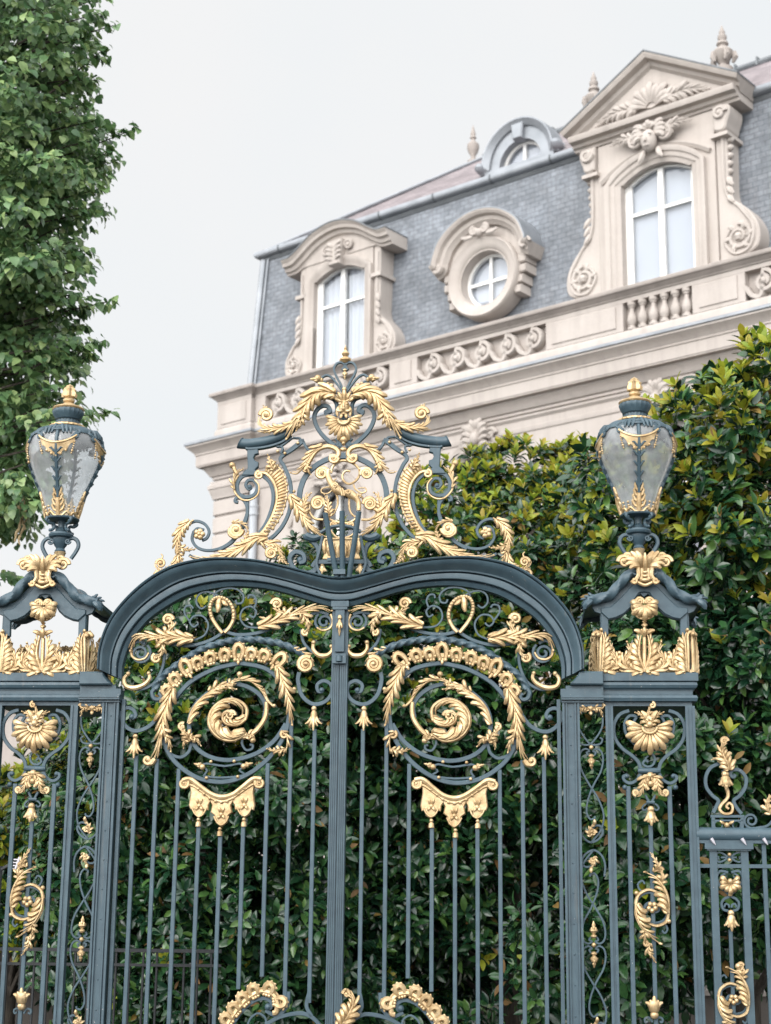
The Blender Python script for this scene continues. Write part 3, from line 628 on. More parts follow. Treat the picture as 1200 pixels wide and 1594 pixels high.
        Q('crest_foot', IR, lambda mb: tube(mb, cr(A([(478,888),(450,898),(420,890),(412,880)]), 6), lerpr([(0, K3(16)), (.7, K3(22)), (1, K3(19))], 19), .03, 9), B_([(432,905),(462,935),(470,985),(448,1015),(440,1030)], 22, T=A, dep=.05), B_([(490,890),(475,960),(462,1020),(482,1078)], 13, T=A, dep=.03, w=.05))
        Q('crest_volute', IR, B_([(470,1018),(445,1050),(395,1062),(350,1032),(334,990),(358,960),(395,970),(402,1002),(378,1010)], 26, T=A, taper=(1.05,.75), dep=.05), O_((382,996), 18, 0, T=A))
        Q('gilt_pendant', AU, lambda mb: bell(mb, A([(488,1015)])[0], K3(58), K3(26), .03))
    # mask, palmette and finial on the axis: axis-symmetric, centred at x=0
    def zc(cy): return A([(590, cy)])[0][1]
    p = K3(1)
    P('finial', AU, lambda mb: lathe(mb, 0, [(.2*p*14, zc(78)), (16*p, zc(74)), (26*p, zc(62)), (22*p, zc(52)), (11*p, zc(46)), (15*p, zc(40)), (19*p, zc(32)), (12*p, zc(24)), (7*p, zc(14)), (9*p, zc(8)), (3*p, zc(0)), (.5*p, zc(-10))], 0, 14, [0,.1,.16,.16,0,0,.14,.14,0,0,0,0,6]))
    P('gilt_drop', AU, lambda mb: bud(mb, (0, zc(104)), -pi/2, 56*p, 14*p, .01))
    def mask(mb):
        for a in (-1, 1):
            lobe(mb, (a*10*p, zc(255)), pi/2 - a*.35, 46*p, 11*p, -a*.4, .03); lobe(mb, (a*22*p, zc(262)), pi/2 - a*.8, 40*p, 10*p, -a*.7, .03)
            ball(mb, (a*15*p, zc(276)), 8*p, .062, (1.1,.8,.8), 7, 5)      # eyes
            lobe(mb, (a*4*p, zc(268)), (0.25 if a > 0 else pi-.25), 27*p, 5*p, a*.5, .060)   # brows
            lobe(mb, (a*4*p, zc(305)), (-.5 if a > 0 else pi+.5), 34*p, 8*p, a*1.2, .055)  # moustache
            lobe(mb, (a*26*p, zc(285)), -pi/2 + a*.25, 52*p, 10*p, -a*.4, .035)  # cheeks
            lobe(mb, (a*12*p, zc(318)), -pi/2 - a*.1, 28*p, 8*p, a*.5, .045)
        lobe(mb, (0, zc(258)), pi/2, 58*p, 13*p, 0, .035); ball(mb, (0, zc(288)), 31*p, .028, (.95,.9,1.25), 12, 9)
        lobe(mb, (0, zc(270)), -pi/2, 32*p, 8*p, 0, .066); ball(mb, (0, zc(300)), 9*p, .07, n=7, m=5); ball(mb, (0, zc(320)), 10*p, .05, (1.5,.7,.45), 8, 5)
        ball(mb, (0, zc(205)), 12*p, .04)
    P('grotesque_mask', AU, mask)
    P('palmette', AU, lambda mb: (shell(mb, (0, zc(345)), 105*p, -pi-.12, .12, 15, .02, .22, .03, .82), tube(mb, [(28*p*cos(a), zc(345)+26*p*sin(a)) for a in np.linspace(-pi, 0, 9)], 8*p, .05, 7), ball(mb, (0, zc(435)), 20*p, .02, (1.2,.8,1)), lobe(mb, (0, zc(440)), -pi/2, 26*p, 8*p)))
    P('crest_knot', IR, lambda mb: box(mb, -24*p, 24*p, -.03, .02, zc(525), zc(498)))
    P('palmette_back', IR, lambda mb: ball(mb, (0, zc(336)), 24*p, .01, (1,.5,.7)))
    P('stud', AU, lambda mb: (ball(mb, (0, zc(482)), 13*p, .02, (1.4,.8,.9)), ball(mb, (0, zc(455)), 10*p, .03)))
    # monogram: two crossed scrolling strokes
    def m_(pts, r0, r1, w=.012): return T_(pts, r0, r1, w, 7, A5, 7)
    P('monogram', AU, m_([(490,330),(500,280),(540,235),(605,218),(680,240),(735,290),(740,350),(700,405),(645,425),(600,395),(592,345),(620,310),(660,315)], 13, 10, .02),
        lambda mb: (lambda P_: tube(mb, P_, lerpr([(k, v/5.714*PX) for k, v in ((0,16),(.12,24),(.3,30),(.42,45),(.50,30),(.53,26),(.56,30),(.66,42),(.78,28),(.9,22),(1,22))], len(P_)), .036, 10, .8))(cr(A5([(470,300),(462,345),(480,400),(525,462),(585,505),(650,515),(705,548),(735,595),(738,665)]), 7)),
        lambda mb: [tube(mb, A5([(572+d,475),(585+d,505),(592+d,540)]), 9/5.714*PX, .058, 7) for d in (0, 20)], C_((530,455), 26, 0, 1.5, 8, .075, T=A5), C_((648,505), 24, pi, 1.5, 8, .075, T=A5),
        C_((408,335), 58, -.4, 2.1, 20, .03, T=A5), C_((805,335), 56, pi+.3, -2.1, 18, .03, T=A5), C_((372,600), 62, -.2, 2.1, 21, .03, T=A5), C_((835,605), 62, pi, -2.1, 20, .03, T=A5),
        m_([(465,300),(430,280),(400,285)], 14, 14, .03), m_([(738,300),(770,290),(800,285)], 12, 12, .03),
        m_([(300,610),(300,680),(345,735),(420,745)], 13, 12, .025), m_([(905,610),(895,690),(840,740),(760,745)], 13, 12, .025),
        m_([(515,470),(545,540),(545,620),(500,700),(460,660),(455,590)], 11, 9, .02), m_([(655,520),(650,600),(660,670),(700,715),(740,700)], 11, 9, .02),
        m_([(510,455),(450,455),(405,475),(410,505),(460,510),(500,480)], 9, 6, .02), m_([(690,430),(705,470),(760,505),(800,490),(790,460),(730,465)], 9, 6, .02),
        m_([(440,600),(450,700),(500,750),(580,770),(640,770),(700,740),(735,690)], 13, 12, .015), C_((508,792), 30, 0, 1.6, 11, .03, T=A5), C_((665,792), 30, pi, -1.6, 11, .03, T=A5),
        m_([(470,810),(530,890),(600,900),(670,880),(720,820)], 9, 9, .012), L_([(480,720),(470,640),(455,560),(440,535)], 50, 5, w=.035, T=A5), L_([(520,470),(520,400),(535,385)], 30, 3, w=.035, T=A5), L_([(720,520),(770,545),(765,560)], 26, 3, w=.035, T=A5))
    P('crest_panel', AU, lambda mb: poly(mb, [(-82*p, zc(900)), (82*p, zc(900)), (76*p, zc(940)), (92*p, zc(1000)), (-92*p, zc(1000)), (-76*p, zc(940))], .0, .04, .012),
        lambda mb: [lobe(mb, (sx*(12+k*22)*p, zc(995-8*k)), pi/2 - sx*.25, 70*p, 11*p, sx*.5, .04) for sx in (-1, 1) for k in range(4)], lambda mb: tube(mb, [(-88*p, zc(905)), (0, zc(902)), (88*p, zc(905))], 8*p, .035))
    P('crest_rail', IR, lambda mb: (box(mb, -118*p, 118*p, -.05, .03, zc(1018), zc(1000)), tube(mb, cr([(-95*p, zc(885)), (-50*p, zc(862)), (0, zc(855)), (50*p, zc(862)), (95*p, zc(885))], 6), 9*p, .13, 7)))
    fh = P('flag_holder', IR, lambda mb: (box(mb, -.045, .045, -.19, -.10, zc(1085), zc(1062)), box(mb, -60*p, 60*p, -.15, -.12, zc(1018), zc(1004))))
    for a, b in (((492,775), (547,1078)), ((571,768), (573,1080)), ((650,770), (603,1078))):
        q0 = G(340+a[0]/3+2.0, 540+a[1]/3, .26); q1 = G(340+b[0]/3+2.0, 540+b[1]/3, .145)
        mb = MB(); N = 14; dx, dz = q1[0]-q0[0], q1[1]-q0[1]; vs = []; fs = []
        for k, t in enumerate((0, 1, 0.0)):
            r = K3(13) if k < 2 else K3(9.5)
            for j in range(N): vs.append((q0[0]+dx*t + r*cos(2*pi*j/N), -(.26-.115*t) + r*sin(2*pi*j/N), q0[1]+dz*t))
        for j in range(N): fs += [(j, (j+1) % N, N+(j+1) % N, N+j), (j, (j+1) % N, 2*N+(j+1) % N, 2*N+j)]
        o = len(vs)
        for j in range(N): vs.append((q0[0]+dx*.5 + K3(9.5)*cos(2*pi*j/N), -(.26-.0575) + K3(9.5)*sin(2*pi*j/N), q0[1]+dz*.5))
        for j in range(N): fs.append((2*N+j, 2*N+(j+1) % N, o+(j+1) % N, o+j))
        fs += [tuple(range(o, o+N)), tuple(range(N, 2*N))]
        mb.add(vs, fs); mb.build('flag_tube', IR, fh)
    return e
gate_arch()
# ------------------------------------------------------------------ PIERS, LANTERNS, RAILING (traced on the right)
PC = (C7([(541,262)])[0][0] + .002)      # pier axis
PD = .31                                  # pier axis lies this far behind its front face
def c7z(y): return C7([(541, y)])[0][1]
def c8(x, y): return C8([(x, y)])[0]
U7 = PX/4.429
def sacanthus(T, cx, cy, s, flip=1):
    """the S-shaped acanthus rinceau around a small spiral: iron spiral + two gilt leaves + tips (sizes in trace units)"""
    q = lambda pts: [(cx + flip*x*s, cy + y*s) for x, y in pts]
    ir = [B_(q([(68,-25),(78,20),(60,62),(15,78),(-30,60),(-42,20),(-25,-15),(8,-20),(20,5)]), 15*s, T=T), B_(q([(-72,20),(-78,-10),(-62,-50),(-20,-72),(25,-60),(44,-20),(28,18),(-2,22)]), 15*s, T=T), B_(q([(-15,-75),(-55,-80),(-68,-110),(-48,-128),(-35,-112)]), 9*s, T=T), B_(q([(15,78),(58,80),(74,105),(62,125),(48,112)]), 9*s, T=T)]
    au = [L_(q([(78,28),(76,-30),(55,-90),(20,-140),(-25,-165)]), 56*s, 6, w=.03, T=T, sides=(1,), fat=.85), L_(q([(40,-110),(50,-150),(40,-180)]), 32*s, 3, w=.03, T=T), C_(q([(36,-178)])[0], 15*s, 0, 1.3*flip, 8*s, T=T),
          L_(q([(-80,-15),(-76,40),(-50,95),(-10,140),(30,170)]), 56*s, 6, w=.03, T=T, sides=(1,), fat=.85), L_(q([(-30,110),(-38,145),(-30,172)]), 32*s, 3, w=.03, T=T), C_(q([(-28,172)])[0], 15*s, 0, -1.3*flip, 8*s, T=T),
          T_(q([(78,28),(66,72),(18,90),(-34,70)]), 9*s, 6*s, .02, T=T), T_(q([(-80,-15),(-66,-58),(-20,-84),(30,-70)]), 9*s, 6*s, .02, T=T)] + [O_(q([(17*cos(a), 17*sin(a))])[0], 12*s, .02, T=T) for a in (.3,1.6,2.8,4.1,5.4)]
    return ir, au
def gate_pier(sx, label):
    e = thing('gate_pier', label, 'gate pier', (PC*sx, PD, 0), group='lantern piers of the gate')
    P = lambda n, m_, *f, xf=None, **k: part(e, n, m_, sx, *f, xf=xf, **k)
    zb = c7z(745)                                                # top of the cornice slab
    def sq(h): return [(PC-h, PD-h), (PC+h, PD-h), (PC+h, PD+h), (PC-h, PD+h)]
    HB = PD                                                       # half width of the body
    cz = [c7z(y) for y in (748,804,812,832,850,862,866,895,899,920,942,946,972,980)]
    cor = [(-.10,cz[0]), (.062,cz[0]), (.062,cz[1]), (.040,cz[1]-.002), (.050,cz[2]), (.056,cz[3]), (.048,cz[4]), (.028,cz[5]), (.028,cz[6]), (.022,cz[6]), (.022,cz[7]), (.030,cz[8]), (.048,cz[8]-.004), (.056,cz[9]), (.048,cz[10]), (.02,cz[11]), (.015,cz[11]), (.015,cz[12]), (-.02,cz[13]), (-.10,cz[13])]
    P('cornice', IR, lambda mb: pathprof(mb, sq(HB), cor[::-1], True, True), sharp=30)
    # the cornice carries on over the narrow panel to the arch post
    P('cornice_link', IR, lambda mb: (box(mb, 1.632, PC-HB-.018, -.078, .05, cz[10], cz[8]-.004), box(mb, 1.630, PC-HB-.018, -.070, .05, cz[8]-.0035, cz[6]+.006), box(mb, 1.768, PC-HB-.02, -.05, .04, cz[13], cz[10]-.0005)))
    # stiles
    for xa, xb in ((c8(252,40)[0], c8(289,40)[0]), (c8(636,40)[0], c8(682,40)[0])):
        P('stile', IR, lambda mb: (box(mb, xa+.008, xb-.004, -.035, .06, 0, cz[12]-.001), box(mb, xa, xa+.02, -.045, -.0355, 0, cz[12]-.002), box(mb, xb-.018, xb, -.045, -.0355, 0, cz[12]-.002)))
    x0, x1 = c8(289,40)[0], c8(636,40)[0]
    P('bottom_rail', IR, lambda mb: box(mb, x0, x1, -.025, .025, .10, .20))
    for a in ((-1,-1), (1,-1)): P('upper_post', IR, lambda mb: box(mb, PC+a[0]*.30-.026, PC+a[0]*.30+.026, PD+a[1]*.28-.026, PD+a[1]*.28+.026, zb, c7z(330)))
    # hood: arched plates on four sides under an ogee roof with twisted hips
    plate = [(296,482),(296,380),(345,372),(400,348),(440,312),(468,262),(490,218),(515,200),(541,222),(567,200),(592,218),(614,262),(642,312),(682,348),(737,372),(790,380),(790,482),(842,482),(842,338),(885,322),(905,290),(890,262),(760,240),(690,160),(620,95),(541,70),(462,95),(392,160),(325,240),(195,262),(180,290),(200,322),(244,338),(244,482)]
    pl = C7(plate)
    inner = [(244,330),(296,376),(345,366),(400,340),(448,296),(478,236),(505,196),(541,190),(577,196),(604,236),(634,296),(682,340),(737,366),(790,376),(842,330),(842,300),(770,290),(690,215),(620,140),(541,118),(462,140),(392,215),(315,290),(244,300)]
    def rot(k):
        c, s_ = cos(k*pi/2), sin(k*pi/2)
        return lambda p: (PC + (p[0]-PC)*c - (p[1]-PD)*s_, PD + (p[0]-PC)*s_ + (p[1]-PD)*c, p[2])
    P('hood_plate', IR, lambda mb: poly(mb, pl, -.02, .018, .004), lambda mb: poly(mb, C7(inner), .0, .034, .006))
    ogee = [(-398,262),(-398,246),(-335,236),(-270,218),(-222,182),(-182,132),(-140,82),(-90,48),(0,38)]
    og = cr([(541+x, y) for x, y in ogee], 4); og += [(1082-x, y) for x, y in og[-2::-1]]
    def hood(mb):                                                 # ogee roof sheet running front to back
        t = C7(og); u_ = C7([(x, y+16) for x, y in og]); n = len(t); vs = []; fs = []
        for q in (-.075, 2*PD+.075): vs += [(x, q, z) for x, z in t] + [(x, q, z) for x, z in u_]
        for i in range(n-1): fs += [(i, i+1, 2*n+i+1, 2*n+i), (n+i, n+i+1, 3*n+i+1, 3*n+i), (i, i+1, n+i+1, n+i), (2*n+i, 2*n+i+1, 3*n+i+1, 3*n+i)]
        fs += [(0, n, 3*n, 2*n), (n-1, 2*n-1, 4*n-1, 3*n-1)]; mb.add(vs, fs)
    hd = P('hood', IR, hood, sharp=30)
    for k in (0, 2):
        for s_ in (-1, 1):
            rl = cr(C7([(541+s_*x, y) for x, y in ((62,58),(98,72),(150,116),(196,174),(236,212),(292,236),(345,246),(392,250))]), 7)
            def roll(mb):
                S = 0; ph = []
                for i in range(len(rl)):
                    if i: S += hypot(rl[i][0]-rl[i-1][0], rl[i][1]-rl[i-1][1])
                    ph.append(s_*S/.13*2*pi/3)
                N = len(rl)
                sweep(mb, rl, lambda i: [((.036 if i else .026)*(1+.16*cos(3*(2*pi*j/18-ph[i])))*cos(2*pi*j/18), (.036 if i else .026)*(1+.16*cos(3*(2*pi*j/18-ph[i])))*sin(2*pi*j/18)) for j in range(18)], w=.058)
            P('hood_roll', IR, roll, lambda mb: curlend(mb, (rl[0][0]+s_*.004, rl[0][1]), .034, pi/2, s_*1.3, .014, .085), xf=rot(k))
            P('corner_leaf', IR, L_([(541+s_*340,236),(541+s_*385,240),(541+s_*412,262),(541+s_*420,305)], 40, 5, w=.06, T=C7), lobe_((541+s_*372,250), -pi/2+s_*.75, 80, 24, -s_*.5, .075, T=C7), lobe_((541+s_*360,255), -pi/2+s_*1.0, 70, 22, -s_*.6, .085, T=C7), xf=rot(k))
    # gilt crown around the foot of the stage
    def crown(k):
        out = []
        q = lambda pts: C7(pts)
        if k == 0: P('crown_panel', AU, *crown_f())
        else: P('crown_panel', AU, *crown_f(), xf=rot(k))
    def crown_f():
        f = [lambda mb: poly(mb, C7([(244,744),(838,744),(838,722),(244,722)]), .004, .026, .006)]
        for s_ in (-1, 1):
            q = lambda pts: [(541+s_*(x-541), y) for x, y in pts]
            f += [L_(q([(541,735),(560,690),(580,620),(575,540),(560,475)]), 84, 7, w=.034, T=C7, sides=(-1,) if s_ > 0 else (1,), fat=1.25),
                  L_(q([(560,738),(625,725),(672,690),(668,640),(640,600),(655,545)]), 56, 6, w=.036, T=C7, fat=1.2), C_(q([(690,705)])[0], 34, 0, 1.6*s_, 12, .036, T=C7),
                  L_(q([(832,738),(826,660),(822,580),(818,510),(832,468)]), 84, 8, w=.03, T=C7, sides=(1,) if s_ > 0 else (-1,), fat=1.25), L_(q([(820,735),(770,720),(735,690),(740,640),(770,590),(775,540)]), 54, 6, w=.034, T=C7, fat=1.2),
                  C_(q([(752,700)])[0], 30, pi, -1.6*s_, 12, .036, T=C7), O_(q([(712,648)])[0], 27, .036, T=C7), O_(q([(712,610)])[0], 15, .036, T=C7), T_(q([(690,735),(710,700),(712,660)]), 10, 8, .03, T=C7),
                  T_(q([(842,740),(842,600),(838,500),(850,468),(880,470),(892,490)]), 12, 13, .034, T=C7), O_(q([(890,486)])[0], 17, .034, T=C7),
                  lobe_(q([(555,480)])[0], pi/2-.9*s_, 62, 17, s_*-.7, .05, T=C7)]
        f += [lobe_((541,500), pi/2, 62, 18, 0, .055, T=C7), T_([(541,740),(541,640),(541,500)], 18, 14, .04, T=C7)]
        return f
    for k in range(4): crown(k)
    # gilt shell on the front of the hood, drop beneath, cartouche at the apex
    c = C7([(541,318)])[0]
    P('shell', AU, lambda mb: shell(mb, (c[0], c[1]+.040), 118*U7, -pi-.12, .12, 9, .06, .10, .030, .82, .9),
        C_((505,262), 30, -.5, 1.7, 11, .075, T=C7), C_((577,262), 30, pi+.5, -1.7, 11, .075, T=C7), T_([(475,290),(480,255),(505,238),(541,258),(577,238),(602,255),(607,290)], 9, 9, .075, T=C7))
    P('shell_drop', AU, bud_((541,388), -pi/2, 70, 22, .05, T=C7))
    def cart(mb):
        for s_ in (-1, 1):
            for k, (an, L, r) in enumerate(((.12,150,20),(.38,165,20),(.68,165,19),(1.0,150,18),(1.3,120,18))):
                a0 = pi/2 - s_*an*1.1; lobe(mb, C7([(541+s_*18, 40-k*4)])[0], a0, L*U7*.8, r*U7*1.25, -s_*(.95 if k > 1 else .5), .10, .04)
            curlend(mb, C7([(541+s_*140, -5)])[0], 44*U7, 0 if s_ > 0 else pi, s_*1.6, 16*U7, .10)
            curlend(mb, C7([(541+s_*115, -42)])[0], 26*U7, 0 if s_ > 0 else pi, s_*1.5, 12*U7, .09)
            curlend(mb, C7([(541+s_*72, 128)])[0], 20*U7, 0 if s_ > 0 else pi, -s_*1.5, 12*U7, .12)
            tube(mb, cr(C7([(541+s_*36, -20),(541+s_*48, 40),(541+s_*44, 90),(541+s_*68, 128)]), 5), 15*U7, .115, 7)
        lobe(mb, C7([(541, 60)])[0], pi/2, 120*U7, 16*U7, 0, .12, .03)
        poly(mb, cr(C7([(500,-40),(582,-40),(590,30),(588,90),(600,125),(541,150),(482,125),(494,90),(492,30)]), 4, True), .03, .11, .02)
        for y, r in ((72,13), (98,12), (125,18)): ball(mb, C7([(541, y)])[0], r*U7, .125, (1.6,.8,.8))
        tube(mb, cr(C7([(485,135),(520,152),(541,158),(562,152),(597,135)]), 4), 12*U7, .11, 7)
    P('cartouche', AU, cart)
    # narrow scroll panel between pier and arch post (C8 trace), repeating every 952 trace units
    Ic = lambda wd, pts: B_(pts, wd, T=C8, dep=.016)
    AX = lambda y: 186 + (y-260)*.0135                            # the panel's leaning axis in the picture
    P('gilt_triple_leaf', AU, O_((183,72), 17, .03, T=C8), *[f for s_ in (-1, 1) for f in (L_([(183+s_*8,80),(183+s_*28,70),(183+s_*48,82),(183+s_*56,108)], 24, 4, w=.03, T=C8), C_((183+s_*58,62), 11, 0, s_*1.3, 6, T=C8))], lobe_((183,85), -pi/2, 22, 9, 0, .03, T=C8))
    P('panel_scroll', IR, *[f for s_ in (-1, 1) for f in (Ic(9, [(AX(0)+s_*60,100),(AX(0)+s_*57,160),(AX(0)+s_*28,212),(AX(0)-s_*5,245),(AX(0)-s_*45,243),(AX(0)-s_*58,222),(AX(0)-s_*46,212)]),)])
    for k, y0 in enumerate((260, 1212)):
        ax = lambda y: AX(y)
        q = lambda pts, s_: [(AX(y0+y) + s_*x, y0+y) for x, y in pts]
        P('stud', AU, O_((AX(y0), y0), 11, .02, T=C8))
        P('drop', AU, bud_((AX(y0), y0+32), -pi/2, 72, 19, .02, T=C8))
        P('panel_scroll', IR, Ic(9, q([(14,38),(22,24),(8,16),(28,6),(50,22),(57,62),(44,118),(10,180),(-30,245),(-56,320),(-46,390),(-10,440),(8,460)], -1)), Ic(9, q([(14,38),(22,24),(8,16),(28,6),(50,22),(57,62),(44,118),(10,180),(-18,250),(-26,310),(-10,344),(10,342),(14,330)], 1)))
        P('panel_scroll', IR, Ic(10, q([(-56,330),(-60,385),(-45,430),(-8,457),(32,440),(52,405),(38,378),(10,380),(2,405),(18,418)], 1)))
        P('curl_leaf', AU, L_([(AX(y0+400)-10, y0+430),(AX(y0+400)-12,y0+395),(AX(y0+400)+10,y0+372)], 22, 4, w=.02, T=C8), C_((AX(y0+410)+6,y0+412), 13, 0, 1.4, 7, T=C8), lobe_((AX(y0+372)+8,y0+375), pi/2-.3, 26, 9, .5, T=C8))
        if k == 0:
            y2 = 1212; r = lambda pts, s_: [(AX(y2-y) + s_*x, y2-y) for x, y in pts]
            P('panel_scroll', IR, Ic(9, r([(14,38),(22,24),(8,16),(28,6),(50,22),(57,62),(44,118),(10,180),(-30,245),(-56,320),(-46,390),(-10,440),(8,460)], 1)), Ic(9, r([(14,38),(22,24),(8,16),(28,6),(50,22),(57,62),(44,118),(10,180),(-18,250),(-26,310),(-10,344),(10,342),(14,330)], -1)))
            P('panel_scroll', IR, Ic(10, r([(-56,330),(-60,385),(-45,430),(-8,457),(32,440),(52,405),(38,378),(10,380),(2,405),(18,418)], -1)))
            P('curl_leaf', AU, L_([(AX(800)+10,785),(AX(800)+8,812),(AX(800)-10,845)], 22, 4, w=.02, T=C8), C_((AX(800)-4,803), 13, pi, 1.4, 7, T=C8), lobe_((AX(840)-6,838), -pi/2-.3, 26, 9, .5, T=C8))
            P('drop', AU, bud_((AX(1180), 1180), pi/2, 78, 19, .02, T=C8))
    # wide panel
    a_ = lambda y: 466 + (y-160)*.0165
    mir = lambda pts, s_: [(a_(y) + s_*x, y) for x, y in pts]
    for s_ in (-1, 1):
        P('panel_scroll', IR, B_(mir([(95,82),(140,100),(170,150),(165,215),(130,265),(85,298),(55,330),(44,365)], s_), 17, T=C8), B_(mir([(42,150),(62,158),(72,135),(62,112),(95,108),(118,145),(108,200),(60,250),(5,278)], s_), 14, T=C8))
        P('panel_scroll', IR, B_(mir([(45,385),(62,415),(95,432),(122,420),(128,400),(108,392)], s_), 15, T=C8), O_(mir([(112,398)], s_)[0], 11, .0, T=C8), O_(mir([(122,452)], s_)[0], 13, .0, T=C8))
        xb = (c8(a_(470)+s_*98, 470)[0] + c8(a_(1594)+s_*104, 1594)[0])/2
        P('bar', IR, lambda mb: bar(mb, [(xb, .2), (xb, 1.0), (xb, c8(0, 445)[1])], .033, .024))
        P('panel_scroll', IR, B_(mir([(24,488),(14,508),(6,522)], s_), 11, T=C8), B_(mir([(8,528),(28,535),(40,552),(28,562),(16,552)], s_), 8, T=C8))
    P('panel_scroll', IR, B_([(478,285),(494,315),(482,345),(455,352),(436,338),(446,322),(462,330)], 11, T=C8), B_([(462,300),(450,312),(456,322)], 8, T=C8))
    P('collar', IR, lambda mb: tube(mb, C8([(a_(525)-20,525),(a_(525)+20,525)]), .012, .01, 8))
    P('collar', IR, lambda mb: tube(mb, C8([(412,372),(420,372),(510,372),(520,372)]), [.016,.021,.021,.016], .01, 9))
    c = C8([(a_(160), 172)])[0]; u8 = PX/3.1
    P('palmette', AU, lambda mb: shell(mb, (c[0], c[1]+.012), 132*u8, -pi-.12, .12, 13, .03, .26, .035, .80), lambda mb: tube(mb, [(c[0]+34*u8*cos(t), c[1]+.012+28*u8*sin(t)) for t in np.linspace(-pi, 0, 9)], 8*u8, .05, 6),
        *[f for s_ in (-1, 1) for f in (L_(mir([(4,160),(20,128),(40,105),(62,96)], s_), 32, 4, w=.045, T=C8), lobe_((a_(120)+s_*6,140), pi/2-s_*.35, 60, 15, s_*-.5, .05, T=C8))],
        L_([(a_(80),140),(a_(80)-4,95),(a_(80)+6,62)], 28, 3, w=.05, T=C8), C_((a_(60)+14,60), 14, pi/2, -1.2, 8, .055, T=C8), O_((a_(150),152), 16, .06, T=C8), O_((a_(262),266), 17, .03, T=C8))
    P('gilt_triple_leaf', AU, O_((a_(400),398), 19, .03, T=C8), O_((a_(440),436), 15, .035, T=C8), *[f for s_ in (-1, 1) for f in (L_(mir([(8,402),(32,420),(38,455),(52,488),(70,485)], s_), 30, 5, w=.03, T=C8), T_(mir([(10,415),(22,440),(10,465)], s_), 9, 8, .04, T=C8), C_(mir([(70,478)], s_)[0], 15, -pi/2, s_*1.3, 8, .03, T=C8))])
    P('bell_flower', AU, lambda mb: bell(mb, C8([(a_(555), 550)])[0], 92*u8, 40*u8, .03))
    xc = c8(a_(700), 700)[0]
    P('bar', IR, lambda mb: bar(mb, [(xc, .2), (xc, 1.0), (xc, c8(0, 630)[1])], .030, .024))
    ir, au = sacanthus(C8, 480, 1030, 1.0)
    P('rinceau_scroll', IR, *ir); P('rinceau', AU, *au)
    P('rinceau_tip', AU, L_([(486,860),(506,830),(492,800),(474,772)], 22, 4, w=.03, T=C8)); P('rinceau_tip', AU, L_([(470,1205),(460,1240),(475,1262),(494,1292)], 22, 4, w=.03, T=C8))
    for q in ((404,962), (560,1098)): P('stud', AU, O_(q, 11, .02, T=C8))
    P('tulip', AU, lambda mb: (bell(mb, C8([(490,1560)])[0], 100*u8, 46*u8, .03, pi/2, 1.2)))
    P('panel_scroll', IR, *[B_([(488+s_*6,1585),(488+s_*22,1562),(488+s_*42,1568),(488+s_*40,1585),(488+s_*28,1580)], 9, T=C8) for s_ in (-1, 1)])
    return e
gate_pier(-1, 'left openwork gate pier with gilded crown, in front of the linden tree')
gate_pier(1, 'right openwork gate pier with gilded crown, between the gate and the side railing')

